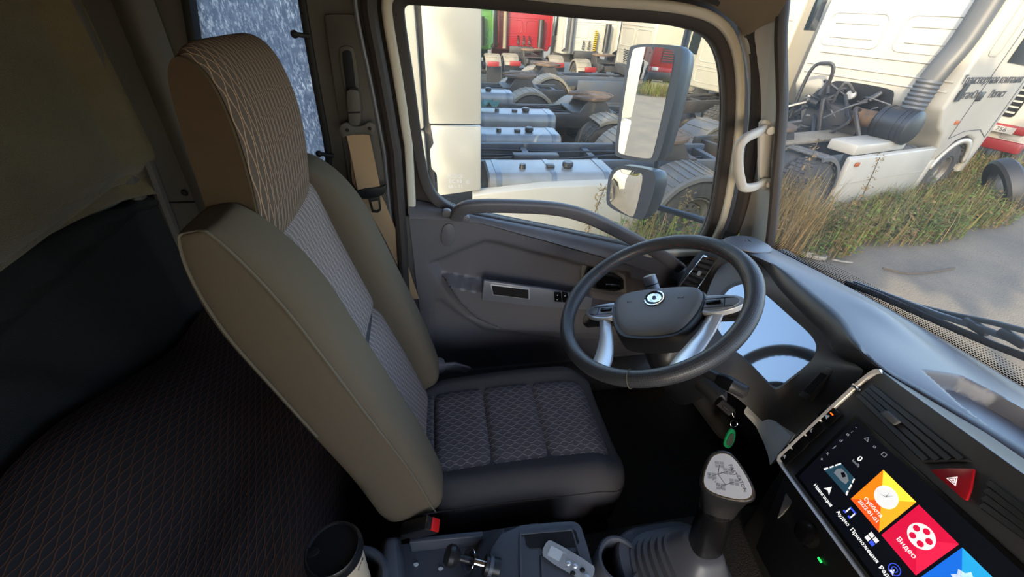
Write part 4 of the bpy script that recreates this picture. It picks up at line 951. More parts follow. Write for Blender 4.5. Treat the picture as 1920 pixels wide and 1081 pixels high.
# speed widget: lane with car, readout
def f3(pts, mt, name, h=.0053): return MB().prism([st(*z3(*p), h) for p in pts], SN*.0002).build(name, mt, scr)
f3(((405, 545), (490, 512), (560, 590), (520, 675)), 'px_teal', 'lane'); 
for q in (((402, 538), (424, 532), (426, 540), (405, 547)), ((432, 530), (452, 523), (454, 530), (435, 537)), ((460, 520), (490, 510), (492, 516), (463, 527)), ((514, 668), (522, 650), (530, 654), (521, 676)), ((528, 640), (540, 618), (547, 622), (535, 645)), ((545, 608), (556, 588), (561, 592), (551, 613))): f3(q, 'px_white', 'lane_mark', .0057)
f3(((455, 560), (470, 540), (492, 538), (520, 565), (530, 600), (515, 618), (490, 600)), 'px_grey', 'car_icon', .0057); f3(((490, 560), (508, 558), (518, 580), (500, 585)), 'px_black', 'car_window', .0060)
text('0', .013, st(*z3(585, 490), .0057), SR, SU, 'px_white', scr, 'speed_text'); text('km/h', .007, st(*z3(566, 512), .0057), SR, SU, 'px_grey', scr, 'speed_text')
for p, s_ in (((622, 390), '\u25b3'), ((662, 428), 'o'), ((708, 470), '\u25a1'), ((568, 330), '-'), ((548, 352), ':'), ((526, 366), 'o'), ((490, 397), 'd'), ((458, 430), 'J'), ((424, 462), 'x'), ((392, 492), '+')): text(s_, .009, st(*z3(*p), .0057), SR, SU, 'px_grey', scr, 'status_icon')
for p, s_, ic in (((398, 672), 'Навигация', 'nav'), ((500, 790), 'Аудио', 'note'), ((608, 925), 'Приложения', 'grid'), ((725, 1078), 'Радио', 'mast')):
    o_ = st(*z3(*p), .0057); text(s_, .0085, o_, SR, SU, 'px_white', scr, 'dock_text'); a0, b0 = (o_-SO).dot(SR), (o_-SO).dot(SU)+.0145
    if ic == 'nav': flat([(a0-.007, b0-.006), (a0, b0-.002), (a0+.007, b0-.006), (a0, b0+.008)], 'px_white', 'dock_icon')
    if ic == 'note': flat(sq_(a0-.005, b0-.004, .002, .011), 'px_white', 'dock_icon'); flat(sq_(a0-.005, b0+.006, .012, .003), 'px_indigo', 'dock_icon'); flat(sq_(a0+.005, b0-.004, .002, .011), 'px_white', 'dock_icon'); flat(sq_(a0-.008, b0-.006, .005, .003), 'px_indigo', 'dock_icon'); flat(sq_(a0+.002, b0-.006, .005, .003), 'px_indigo', 'dock_icon')
    if ic == 'grid':
        for i in range(4): flat(sq_(a0-.007+.008*(i % 2), b0-.006+.008*(i//2), .0065, .0065), 'px_indigo' if i == 1 else 'px_white', 'dock_icon')
    if ic == 'mast':
        for r_ in (.004, .008): MB().lathe([(r_-.001, 0), (r_-.001, .0003), (r_, .0003), (r_, 0)], S2(a0, b0, .0055), SN, 20).build('dock_icon', 'px_indigo', scr)
        flat([(a0-.004, b0-.008), (a0, b0), (a0+.004, b0-.008)], 'px_white', 'dock_icon')
# ================================================================== CENTRE CONSOLE AND WHAT STANDS ON IT
con = thing('centre_console', 'dark grey plastic console between the seats with tray and cup holder', 'console', (.05, .28, 0))
CZ = .405
def cz(px, py, z=CZ): return at(px, py, 'z', z)
# raised front block with rounded corner, rear tray with walls
fb = [cz(*p) for p in ((948, 984), (1068, 973), (1085, 977), (1094, 990), (1130, 1120), (1130, 1200), (905, 1200), (910, 1040))]
MB().prism([p+V((0, 0, -.34)) for p in chaikin(fb, 1)], (0, 0, .34)).build('front_block', 'console_plastic', con, bevel=.008)
rq = [cz(*p, CZ+.001) for p in ((975, 1000), (1072, 992), (1104, 1100), (1104, 1200), (978, 1200))]
MB().ring([lerp(p, sum(rq, V())/5, -.03) for p in rq], [lerp(p, sum(rq, V())/5, .03) for p in rq], (0, 0, .003)).build('block_rim', 'console_plastic', con, bevel=.001)
pk = [cz(*p, CZ+.0015) for p in ((984, 1005), (990, 996), (1072, 990), (1080, 996), (1086, 1016), (1080, 1024), (994, 1026), (986, 1020))]
MB().prism(pk, (0, 0, .001)).build('coin_pocket', 'pit_black', con)
pk2 = [cz(*p, CZ+.0015) for p in ((1012, 1040), (1086, 1034), (1100, 1120), (1016, 1120))]; MB().ring(pk2, [lerp(p, sum(pk2, V())/4, .04) for p in pk2], (0, 0, .001)).build('lid_joint', 'pit_black', con)
TZ = .335
MB().box(((.0), .235, TZ-.15), (.38, .36, .30)).build('tray_floor', 'console_plastic', con)
wl_ = cr([cz(905, 1010, .375), cz(890, 1010, .372), cz(770, 1020, .372), cz(766, 1024, .372)], 4)
MB().bar([cz(770, 1021, .36), cz(840, 1014, .36), cz(905, 1008, .36)], .012, .05).build('tray_wall', 'console_plastic', con, bevel=.003)
MB().loft([[cz(948, 984), cz(905, 1200), cz(905, 1200)+V((0, 0, -.1)), cz(948, 984)+V((0, 0, -.1))], [cz(898, 1012, .36), cz(850, 1200, .36), cz(850, 1200, .36)+V((0, 0, -.06)), cz(898, 1012, .36)+V((0, 0, -.06))]]).build('ramp', 'console_plastic', con, bevel=.008)
# cup holder block
CUP = depth(625, 1030, .67)
hb = MB(); hcx = V((CUP.x+.005, CUP.y, 0))
hb.lathe([(.066, .10), (.066, .445), (.062, .452), (.056, .452), (.052, .446), (.052, .34), (0, .34)], hcx, (0, 0, 1), 32); hb.build('cup_holder', 'console_plastic', con, angle=50)
MB().loft([[cz(722, 1010, .44), cz(742, 1006, .44), cz(760, 1200, .44), cz(690, 1200, .44)], [cz(715, 1010, .40), cz(752, 1004, .36), cz(775, 1200, .36), cz(685, 1200, .36)]]).build('divider', 'console_plastic', con, bevel=.008)
# right-hand cup recess by the gear lever
rc_ = cz(1165, 1040, .37)
MB().lathe([(.052, .10), (.052, .345), (.048, .35), (.043, .35), (.040, .344), (.040, .26), (0, .26)], V((rc_.x, rc_.y, 0)), (0, 0, 1), 28).build('cup_holder', 'console_plastic', con, angle=50)
for i, p in enumerate(((780, 1058), (826, 1066))):
    c = at(*p, 'z', TZ+.002); tag(MB().prism(chaikin([c+V((.006*math.cos(a)*(1+.3*math.sin(3*a+i)), .004*math.sin(a), 0)) for a in [2*PI*k/7 for k in range(7)]], 1), (0, 0, .002)).build('paper_scrap', 'foil_print'), ('larger' if i == 0 else 'smaller')+' pale paper scrap lying in the console tray', 'scrap', 'scraps in the console tray')
# coffee cup
cup = thing('coffee_cup', 'paper coffee cup with a black lid in the console holder', 'cup', (CUP.x, CUP.y, .345))
tz = CUP.z
MB().lathe([(0, .345), (.030, .345), (.031, .347), (.0435, tz-.010), (.0445, tz-.008)], V((CUP.x, CUP.y, 0)), (0, 0, 1), 40).build('paper_body', 'paper_cup', cup, angle=50)
lid = MB().lathe([(.0455, tz-.016), (.0475, tz-.014), (.0478, tz-.008), (.0462, tz-.006), (.0468, tz-.001), (.0450, tz+.003), (.0435, tz+.008), (.0425, tz+.009), (.0405, tz+.008), (.0395, tz+.003), (.015, tz+.002), (0, tz+.002)], V((CUP.x, CUP.y, 0)), (0, 0, 1), 44).build('lid', 'cup_lid', cup, angle=50)
MB().prism([V((CUP.x, CUP.y, tz+.002))+V((-.034+.012*math.cos(a), .004*math.sin(a)*2, 0)) for a in [2*PI*k/12 for k in range(12)]], (0, 0, .004)).build('sip_hole', 'cup_lid', lid, bevel=.001)
p = V((CUP.x+.0395, CUP.y-.012, tz-.045)); text('M2', .016, p, V((.3, .95, 0)), V((.2, 0, 1)), 'dark_print', cup, 'cup_print')
# parking brake valve: round knob on a chrome stem
pb2 = thing('parking_brake_knob', 'black parking brake knob on a chrome stem above the console tray', 'knob', at(870, 1050, 'z', .40))
ka = at(850, 1042, 'z', .425); kb = at(912, 1058, 'z', .405); ax = (ka-kb).normalized()
MB().lathe([(0, .020), (.015, .018), (.0215, .010), (.022, 0), (.016, -.009), (.010, -.014)], ka, ax, 24).build('knob', 'black_plastic', pb2)
MB().tube([ka-ax*.008, lerp(ka, kb, .6)], .0075, 14).build('stem', 'black_plastic', pb2)
MB().tube([lerp(ka, kb, .5), kb], .008, 14).build('pull_rod', 'chrome', pb2)
MB().lathe([(.0075, .001), (.023, .001), (.0235, 0), (.023, -.001), (.0075, -.001)], lerp(ka, kb, .45), (ax+(CAM-ka).normalized()*.55).normalized(), 24).build('collar', 'chrome', pb2)
MB().tube([kb+ax*.004, kb-ax*.028], .019, 18).build('valve_body', 'black_plastic', pb2)
MB().tube([kb-ax*.004, kb-ax*.012], .0205, 18).build('valve_ring', 'console_plastic', pb2)
MB().tube([kb-ax*.014, kb-ax*.02+V((0, 0, -.05))], .012, 14).build('valve_mount', 'black_plastic', pb2)
# blister pack lying across the console
bp = [cz(*p, CZ+.006) for p in ((1016, 1032), (1026, 1013), (1036, 1013), (1112, 1058), (1116, 1068), (1108, 1090), (1098, 1092), (1020, 1046))]
pk_ = thing('blister_pack', 'crumpled silver pill blister pack lying on the console', 'blister pack', cz(1066, 1053, CZ+.004))
MB().prism(chaikin(bp, 1), (0, 0, .0012)).build('foil_sheet', 'foil', pk_)
ca = [cz(*p, CZ+.0075) for p in ((1034, 1022), (1056, 1034), (1048, 1052), (1026, 1040))]; MB().prism(ca, (0, 0, .0003)).build('paper_patch', 'foil_print', pk_)
for p, mt in (((1078, 1060), 'foil'), ((1092, 1068), 'pit_black'), ((1074, 1074), 'pit_black'), ((1100, 1080), 'foil'), ((1066, 1055), 'foil')):
    c = cz(*p, CZ+.0075); MB().sphere(c, .0062, 12, 6, (1, .8, .5)).build('pill_pocket', mt, pk_)

# ------------------------------------------------------------------ gear lever
gl = thing('gear_lever', 'gear lever with chrome-plated shift plate, black grip and ribbed rubber boot', 'gear lever', V((.47, .23, .30)))
KT = depth(1362, 893, .68); KB = depth(1322, 1020, .80)
BC = depth(1290, 1090, .86); BC = V((BC.x, BC.y, .33))
# boot: ribbed pyramid with rounded corners
secs = []; top_c = KB+V((0, 0, -.005))
prof = [(0, 1.0), (.10, .97), (.12, .90), (.22, .88), (.24, .82), (.34, .80), (.36, .73), (.46, .71), (.48, .64), (.58, .62), (.60, .56), (.68, .54), (.70, .48), (.95, .33), (1.0, .27)]
for t_, k_ in prof:
    c = lerp(BC, top_c, t_); secs.append([c+V((x, y, 0)) for x, y in superel(.110*k_, .120*k_, 3.4, 36)])
MB().loft(secs).build('boot', 'console_plastic', gl, angle=50)
MB().loft([[BC+V((x-.01, y, z)) for x, y in superel(a_, b_, 4, 32)] for a_, b_, z in ((.122, .135, -.15), (.122, .135, .005), (.118, .13, .012), (.10, .11, .012))]).build('lever_base', 'console_plastic', con, angle=50)
dirg = (KT-KB).normalized(); gx_ = (RT-dirg*RT.dot(dirg)).normalized(); gy_ = dirg.cross(gx_)
ln = (KT-KB).length
secs = []
for t_, a_, b_ in ((0, .030, .028), (.02, .031, .029), (.5, .029, .028), (.62, .029, .028), (.64, .0275, .0265)):
    c = lerp(KB, KT, t_); secs.append([c+gx_*x+gy_*y for x, y in superel(a_, b_, 2.5, 28)])
MB().loft(secs).build('grip', 'piano', gl, angle=50)
# knob head: rounded triangle, leaning towards the driver
PN = (CAM-KT).normalized(); PN = (PN+V((0, 0, .35))).normalized()
kx = (ray(1405, 905)-ray(1322, 890)); kx = (kx-PN*kx.dot(PN)).normalized(); kyv = PN.cross(kx)
tri = chaikin([KT+kx*x+kyv*y for x, y in ((-.004, .042), (.016, .038), (.041, -.012), (.036, -.032), (.010, -.037), (-.032, -.030), (-.043, -.014), (-.024, .032))], 3)
tc_ = sum(tri, V())/len(tri)
neck = [lerp(KB, KT, .60)+gx_*x+gy_*y for x, y in superel(.029, .028, 2.5, len(tri))]
# match the neck's vertices to the triangle's by angle
def byang(P, c, x, y): return sorted(P, key=lambda p: math.atan2((p-c).dot(y), (p-c).dot(x)))
tri = byang(tri, tc_, kx, kyv); neck = byang(neck, lerp(KB, KT, .60), kx, kyv)
secs = [neck, [lerp(a, b-PN*.028, .5) for a, b in zip(neck, tri)], [tc_+(p-tc_)*1.04-PN*.022 for p in tri], [tc_+(p-tc_)*1.10-PN*.012 for p in tri], [tc_+(p-tc_)*1.07-PN*.003 for p in tri], [tc_+(p-tc_)*1.0 for p in tri]]
MB().loft(secs).build('knob', 'leather', gl, angle=60)
MB().prism([tc_+(p-tc_)*1.0 for p in tri], PN*.0014).build('plate_rim', 'chrome', gl, bevel=.0005)
MB().prism([tc_+(p-tc_)*.93+PN*.0012 for p in tri], PN*.0009).build('shift_plate', 'plate_silver', gl)
sp0 = tc_+PN*.0022
def plate_text(t_, sz, a_, b_):
    p, q = on_plane(*a_, sp0, PN), on_plane(*b_, sp0, PN); xd = (q-p).normalized(); text(t_, sz, (p+q)/2, xd, PN.cross(xd), 'dark_print', gl, 'plate_text', .0002)
plate_text('FAST', .0088, (1367, 868), (1381, 894)); plate_text('EATON', .0078, (1384, 892), (1397, 920)); plate_text('R 1 2 3 4 5 6', .0052, (1330, 890), (1352, 914))
mb = MB()
def gate(x, y):
    c = sp0+kx*(x-.007)+kyv*y
    for i in range(4): mb.box(c+kx*(.0038*(-1, 1, -1, 1)[i])+kyv*(.0028*(-1, -1, 1, 1)[i]), (.0064, .0044, .0003), rotm(kx, kyv, PN))
gate(-.002, .020); gate(.010, .010); gate(-.016, .0); gate(.018, -.006); gate(-.004, -.016); mb.build('gate_marks', 'satin_grey', gl)
mb = MB()
for a, b in (((-.002, .020), (-.006, .004)), ((-.006, .004), (.010, .010)), ((-.016, 0), (-.006, .004)), ((-.006, .004), (.004, -.012)), ((.004, -.012), (.018, -.006)), ((.004, -.012), (-.004, -.016))): mb.tube([sp0+kx*(a[0]-.007)+kyv*a[1], sp0+kx*(b[0]-.007)+kyv*b[1]], .0004, 5)
mb.build('shift_lines', 'dark_print', gl)
p = lerp(KB, KT, .62)+gx_*.030+gy_*-.006; MB().sphere(p, .005, 10, 8).build('range_button', 'satin_grey', gl)
# engine tunnel under lever and console
struct(MB().loft([[V((x, y, z)) for y, z in ((-.35, 0), (-.33, .27), (.40, .27), (.44, 0))] for x in (-.28, .60, .86)]).build('trim_10', 'carpet', bevel=.02))
# ================================================================== OUTSIDE: ground, parked trucks, weeds
GZ = -1.2
def gnd(u, v):
    x = lerp(-45, 60, u); y = lerp(-30, 60, v); return V((x, y, GZ-.01+.02*mnoise.noise(V((x*.3, y*.3, 0)))))
tag(MB().grid(120, 100, gnd).build('floor_yard', 'asphalt'), kind='structure')

def wheel_part(root, c, r=.5, w_=.29, side=1, rimmat='wheel_rim', dual=False):
    ax = V((0, side, 0)); c = V(c); h = w_/2
    P = [(r*.56, h*.75), (r*.62, h), (r*.80, h), (r*.95, h*.92), (r*.985, h*.75), (r, h*.4), (r, -h*.4), (r*.985, -h*.75), (r*.93, -h), (r*.6, -h)]
    ty = MB().lathe(P, c, ax, 36).build('tyre', 'tyre', root, angle=50)
    tr_ = MB()
    for k in range(44):                                   # tread blocks
        a = 2*PI*k/44; d = V((math.cos(a), 0, math.sin(a)))
        for yy in (-.33, 0, .33): tr_.box(c+d*(r+.004)+V((0, (yy+(.05 if k % 2 else -.05))*w_, 0)), (.02, w_*.24, r*.10), M.Rotation(-a, 3, 'Y'))
    tr_.build('tread', 'tyre', ty)
    rm = MB().lathe([(0, h*.42), (r*.14, h*.42), (r*.16, h*.15), (r*.34, h*.05), (r*.38, h*.30), (r*.50, h*.45), (r*.545, h*.85), (r*.575, h*.85), (r*.575, h*.5)], c, ax, 32).build('wheel_disc', rimmat, ty, angle=40)
    nb = MB()
    for k in range(10):
        a = 2*PI*k/10; nb.lathe([(0, .03), (.016, .03), (.018, 0)], c+V((math.cos(a)*r*.27, side*h*.10, math.sin(a)*r*.27)), ax, 6)
    nb.build('wheel_nuts', rimmat, ty)
    if dual: MB().lathe(P, c-ax*(w_+.04), ax, 32).build('tyre', 'tyre', root, angle=50)
def fender_part(root, c, r, w_, a0, a1, mt, ribs=14, th=.02):
    c = V(c); P = []
    n = 28
    secs = []
    for i in range(n+1):
        a = R(lerp(a0, a1, i/n)); d = V((math.cos(a), 0, math.sin(a)))
        secs.append([c+d*(r+k)+V((0, y, 0)) for y, k in ((-w_/2, -.05), (-w_/2, 0), (-w_*.45, .015), (w_*.45, .015), (w_/2, 0), (w_/2, -.05), (w_*.46, -.045), (w_*.44, -.005), (-w_*.44, -.005), (-w_*.46, -.045))])
    fd = MB().loft(secs).build('fender', mt, root, angle=40)
    for i in range(ribs):
        a = R(lerp(a0+8, a1-8, i/max(1, ribs-1))); d = V((math.cos(a), 0, math.sin(a))); MB().box(c+d*(r+.018), (.016, w_*.86, .035), M.Rotation(-a, 3, 'Y')).build('rib', mt, fd)
def tank_part(root, x0, x1, yc, z0, z1, wd, mt='tank_metal', straps=3, cap=True):
    secs = []
    sec = rrect(wd, z1-z0, .11, 5, yc, (z0+z1)/2); cy, cz_ = yc, (z0+z1)/2
    for x, k in ((x0, .93), (x0+.02, 1), (x1-.02, 1), (x1, .93)): secs.append([V((x, cy+(y-cy)*k, cz_+(z-cz_)*k)) for y, z in sec])
    tk = MB().loft(secs).build('fuel_tank', mt, root, angle=30)
    for i in range(straps):
        x = lerp(x0+.12, x1-.12, i/max(1, straps-1)); MB().loft([[V((x+dx, cy+(y-cy)*1.015, cz_+(z-cz_)*1.02)) for y, z in sec] for dx in (-.03, .03)]).build('strap', 'strap_metal', tk)
    if cap:
        MB().lathe([(0, .07), (.05, .07), (.065, .055), (.065, .02), (.05, 0)], (lerp(x0, x1, .36), yc+wd*.1, z1), (0, 0, 1), 18).build('filler_cap', 'filter_black', tk)
        MB().lathe([(0, .05), (.035, .05), (.04, 0)], (lerp(x0, x1, .72), yc+wd*.12, z1), (0, 0, 1), 12).build('gauge_cap', 'filter_black', tk)
        MB().box((lerp(x0, x1, .5), yc+wd*.1, z1+.02), (.09, .09, .04)).build('sender_unit', 'filter_black', tk, bevel=.01)
def chassis_parts(root, x0, x1, zt, mt='chassis_blue', cm=7, fifth=True, seed=1):
    rnd = random.Random(seed)
    for s in (-1, 1):
        y = s*.38
        MB().prism([(x0, y-.04, zt), (x1, y-.04, zt), (x1, y-.04, zt-.26), (x0+.2, y-.04, zt-.26), (x0, y-.04, zt-.14)], (0, .08, 0)).build('frame_rail', mt, root, bevel=.006)
        bl = MB()
        for k in range(26): bl.lathe([(0, .015), (.014, .015), (.016, 0)], (lerp(x0+.2, x1-.2, k/25), y+s*.04, zt-.08-.08*(k % 2)), (0, s, 0), 6)
        bl.build('rail_bolts', mt, root)
    for k in range(cm): MB().box((lerp(x0+.15, x1-.2, k/(cm-1)), 0, zt-.13), (.09, .70, .18)).build('crossmember', mt, root, bevel=.01)
    for k in range(5):                                    # air lines and cables draped along the frame
        y0 = rnd.uniform(-.3, .3); MB().tube(cr([(lerp(x0+.4, x1-.3, t_), y0+rnd.uniform(-.12, .12), zt-.05+rnd.uniform(-.05, .06)) for t_ in (0, .2, .4, .6, .8, 1)], 5), .014, 6).build('air_line', 'filter_black', root)
    MB().tube([(x1-1.3, -.2, zt+.04), (x1-.35, -.2, zt+.04)], .09, 14).build('air_tank', 'chassis_black', root)
    MB().tube([(x1-1.3, .22, zt-.02), (x1-.55, .22, zt-.02)], .10, 14).build('air_tank', mt, root)
    MB().box((x1-.45, .0, zt+.02), (.5, .5, .03)).build('catwalk', 'tank_metal', root, bevel=.005)
    for s in (-1, 1):
        MB().sphere((0, s*.62, zt-.28), .15, 14, 8, (1, 1, .9)).build('air_bellows', 'filter_black', root)
    MB().tube([(0, -.9, .5), (0, .9, .5)], .10, 12).build('axle', 'chassis_black', root); MB().sphere((0, 0, .5), .23, 14, 10).build('differential', 'chassis_black', root)
    if fifth:
        pl = []
        for k in range(30):
            a = R(20+320*k/29); pl.append(V((.42*math.cos(a)+.1, .46*math.sin(a), zt+.22)))
        pl += [V((.22, -.09, zt+.22)), V((.08, -.03, zt+.22)), V((.08, .03, zt+.22)), V((.22, .09, zt+.22))]
        fw_ = MB().prism([V((p.x, -p.y, p.z)) for p in pl], (0, 0, .05)).build('fifth_wheel', 'rust', root, bevel=.01)
        for rr in (.16, .26, .36): MB().lathe([(rr-.015, 0), (rr-.012, .008), (rr+.012, .008), (rr+.015, 0)], (.0, 0, zt+.27), (0, 0, 1), 30, R(30), R(330)).build('grease_groove', 'rust', fw_)
        for s in (-1, 1): MB().prism([(-.25, s*.36, zt), (.4, s*.36, zt), (.25, s*.36, zt+.22), (-.1, s*.36, zt+.22)], (0, s*.05, 0)).build('fifth_wheel_leg', 'chassis_black', root)
        MB().box((.1, 0, zt+.01), (.9, .84, .03)).build('mounting_plate', 'chassis_black', root)
def cab_parts(root, x0, x1, z0, z1, wd, mt, ribs=True, windows=True, back_detail=True):
    hw = wd/2
    prof = [(x0, z0), (x0, z1-.25), (x0+.12, z1), (x1-.55, z1), (x1-.15, z0+1.15), (x1, z0+.95), (x1+.03, z0-.45), (x1-.35, z0-.45), (x1-.45, z0-.05)]
    body = MB().loft([[V((x, y, z)) for x, z in prof] for y in (-hw, hw)]).build('cab_body', mt, root, bevel=.06, seg=3)
    if ribs:
        for (zz0, zz1) in ((z0+.62, z0+1.10), (z0+.15, z0+.45)):
            for s in (-1, 1):
                lp = [V((x0, s*hw*.47+a, (zz0+zz1)/2+b)) for a, b in rrect(hw*.82, zz1-zz0, .08, 4)]; c = sum(lp, V())/len(lp)
                MB().ring([p+V((-.012, 0, 0)) for p in lp], [lerp(p, c, .09)+V((-.012, 0, 0)) for p in lp], (.03, 0, 0)).build('pressed_rib', mt, body, bevel=.006)
        for zz in (z0+.52, z0+.55+.62, z0+1.35, z0+1.6): 
            if zz < z1-.3: MB().box((x0-.003, 0, zz), (.02, wd*.9, .022)).build('pressed_line', mt, body, bevel=.006)
    if windows:
        for s in (-1, 1):
            w4 = [(x1-.95, z0+.62), (x1-.20, z0+.56), (x1-.42, z0+1.32), (x1-.93, z0+1.36)]; wo = MB().prism([V((x, s*(hw-.005), z)) for x, z in w4], (0, s*.012, 0)).build('side_window', 'dark_glass', root, bevel=.004)
            dl = [(x1-1.03, z0-.35), (x1-.40, z0-.35), (x1-.12, z0+.45), (x1-.38, z0+1.42), (x1-1.0, z0+1.42)]; L = [V((x, s*(hw+.002), z)) for x, z in dl]; c = sum(L, V())/5
            MB().ring(L, [lerp(p, c, .025) for p in L], (0, s*.004, 0)).build('door_gap', 'filter_black', root)
            MB().box((x1-.86, s*(hw+.015), z0+.42), (.18, .03, .05)).build('door_handle', 'filter_black', root, bevel=.008)
        wsn = V((.94, 0, .34)); q = [V((x1-.145, y, z0+.62)) for y in ()]
        q = [V((lerp(x1-.02, x1-.5, .12), -hw*.9, z0+1.18)), V((lerp(x1-.02, x1-.5, .12), hw*.9, z0+1.18)), V((x1-.45, hw*.86, z1-.35)), V((x1-.45, -hw*.86, z1-.35))]
        a, b = V((x1-.15, 0, z0+1.15)), V((x1-.55, 0, z1)); n_ = V((b.z-a.z, 0, a.x-b.x)).normalized()
        q = [lerp(a, b, t_)+V((0, y, 0))+n_*.004 for t_, y in ((.06, -hw*.9), (.06, hw*.9), (.8, hw*.86), (.8, -hw*.86))]; MB().prism(q, n_*.008).build('windscreen', 'dark_glass', root)
        gr = [V((x1+.02, y, z)) for y, z in rrect(wd*.6, .62, .05, 3, 0, z0+.42)]; g4 = MB().prism(gr, (.02, 0, 0)).build('grille', 'filter_black', root)
        for k in range(5): MB().box((x1+.045, 0, z0+.20+.11*k), (.02, wd*.58, .035)).build('grille_bar', mt, g4)
        MB().box((x1+.03, 0, z0-.30), (.18, wd, .34)).build('bumper', mt, root, bevel=.04)
        for s in (-1, 1): MB().box((x1+.12, s*hw*.78, z0-.22), (.03, .34, .16)).build('headlamp', 'plate_white', root, bevel=.02)
    if back_detail:
        rnd = random.Random(int(x0*100))
        MB().box((x0-.12, .1, z0+.02), (.20, wd*.45, .26)).build('engine_cover', 'chassis_black', root, bevel=.03)
        for k in range(3):
            y = -.25+.25*k; pts = [V((x0-.10-.05*math.cos(t_*.9), y+.045*math.cos(t_), z0+.55-.010*t_)) for t_ in [i*.5 for i in range(70)]]
            MB().tube(pts, .012, 6).build('coiled_hose', ('filter_black', 'chassis_black', 'filter_black')[k], root)
def truck(name, label, loc, heading, cat='truck', group=None):
    return thing(name, label, cat, loc, M.Rotation(R(heading), 3, 'Z'), group)

# ---- A: white tractor alongside, facing the other way (its cab at the left of the side window)
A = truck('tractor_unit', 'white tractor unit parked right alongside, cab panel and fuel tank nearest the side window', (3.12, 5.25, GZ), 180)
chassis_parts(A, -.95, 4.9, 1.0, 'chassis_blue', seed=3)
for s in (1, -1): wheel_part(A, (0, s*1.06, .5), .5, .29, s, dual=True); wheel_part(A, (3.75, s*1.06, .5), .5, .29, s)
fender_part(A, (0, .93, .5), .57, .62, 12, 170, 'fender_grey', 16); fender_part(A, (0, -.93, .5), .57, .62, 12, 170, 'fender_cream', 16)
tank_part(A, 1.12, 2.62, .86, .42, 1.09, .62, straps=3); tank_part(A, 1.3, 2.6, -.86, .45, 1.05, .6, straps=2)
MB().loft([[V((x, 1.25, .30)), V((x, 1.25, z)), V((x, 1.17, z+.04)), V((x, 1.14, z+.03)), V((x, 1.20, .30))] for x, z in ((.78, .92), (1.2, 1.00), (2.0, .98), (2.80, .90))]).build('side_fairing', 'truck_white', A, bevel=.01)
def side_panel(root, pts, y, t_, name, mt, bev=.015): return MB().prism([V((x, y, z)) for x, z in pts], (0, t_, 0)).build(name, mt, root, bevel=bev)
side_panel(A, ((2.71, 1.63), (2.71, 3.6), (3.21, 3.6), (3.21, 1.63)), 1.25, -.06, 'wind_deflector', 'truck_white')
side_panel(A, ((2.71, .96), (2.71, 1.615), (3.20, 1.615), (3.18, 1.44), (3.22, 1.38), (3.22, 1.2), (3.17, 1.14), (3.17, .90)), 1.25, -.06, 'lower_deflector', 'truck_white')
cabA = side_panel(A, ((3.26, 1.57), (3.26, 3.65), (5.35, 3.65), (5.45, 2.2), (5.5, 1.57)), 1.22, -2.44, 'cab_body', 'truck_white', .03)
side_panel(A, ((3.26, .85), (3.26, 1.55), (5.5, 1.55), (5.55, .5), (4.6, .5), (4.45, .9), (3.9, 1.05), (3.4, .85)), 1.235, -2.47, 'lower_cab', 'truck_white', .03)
lk = [V((x, 1.238, z)) for x, z in rrect(.14, .62, .05, 4, 3.42, 1.22)]; MB().ring(lk, [lerp(p, sum(lk, V())/len(lk), .04) for p in lk], (0, .004, 0)).build('locker_joint', 'chassis_black', A)
MB().box((3.33, 1.24, .93), (.14, .02, .09)).build('marker_lamp', 'amber', A, bevel=.008)
MB().box((3.23, 1.0, 1.4), (.06, .3, 2.4)).build('gap_filler', 'chassis_black', A)
text('①②③\nEC 93\n66 - 11', .055, V((2.98, 1.2515, 1.06)), (-1, 0, 0), (0, 0, 1), 'satin_grey', A, 'approval_sticker', .001)
text('Ⓔ', .05, V((2.85, 1.2515, 1.05)), (-1, 0, 0), (0, 0, 1), 'satin_grey', A, 'approval_sticker', .001)
MB().box((2.2, .95, .86), (1.4, .05, .02)).build('step_grid', 'chassis_black', A)
side_panel(A, ((4.3, 2.2), (5.2, 2.15), (5.1, 3.0), (4.3, 3.0)), 1.222, .01, 'side_window', 'dark_glass', .004)
wsh = [V((5.36, y, z)) for y, z in ((-1.1, 2.1), (1.1, 2.1), (1.1, 3.2), (-1.1, 3.2))]; MB().prism(wsh, (.1, 0, 0)).build('windscreen', 'dark_glass', A)
# rusty pieces and rag on its frame
MB().box((1.9, .30, 1.03), (.6, .12, .06)).build('battery_tray', 'chassis_blue', A, bevel=.01)

# ---- B: second tractor behind A
B = truck('tractor_unit', 'second tractor unit along the row with white fuel tanks and rusty coupling plate', (3.05, 8.0, GZ), 180)
chassis_parts(B, -.95, 4.4, 1.0, 'chassis_black', seed=5)
for s in (1, -1): wheel_part(B, (0, s*1.06, .5), .5, .29, s, dual=True)
fender_part(B, (0, .93, .5), .57, .60, 60, 172, 'fender_cream', 9); fender_part(B, (0, -.93, .5), .57, .60, 8, 172, 'fender_cream', 0)
tank_part(B, 1.05, 2.45, .86, .50, 1.12, .62, 'tank_metal', 2); tank_part(B, 1.5, 2.9, -.86, .5, 1.15, .6, 'tank_metal', 2)
rg = [V((2.2+.16*math.cos(a)*(1+.3*math.sin(3*a)), .86+.11*math.sin(a), 1.13+.05*math.sin(5*a))) for a in [2*PI*k/16 for k in range(16)]]
tag(MB().prism([V((3.05-p.x, 8.0-p.y, GZ+p.z+.09)) for p in rg], (0, 0, .03)).build('rag', 'teal_rag'), 'crumpled turquoise rag lying on the second truck fuel tank', 'rag')
cab_parts(B, 2.95, 4.9, 1.05, 3.5, 2.4, 'truck_cream', back_detail=False)
MB().box((1.9, .75, 1.0), (.8, .5, .03)).build('side_step', 'chassis_blue', B)
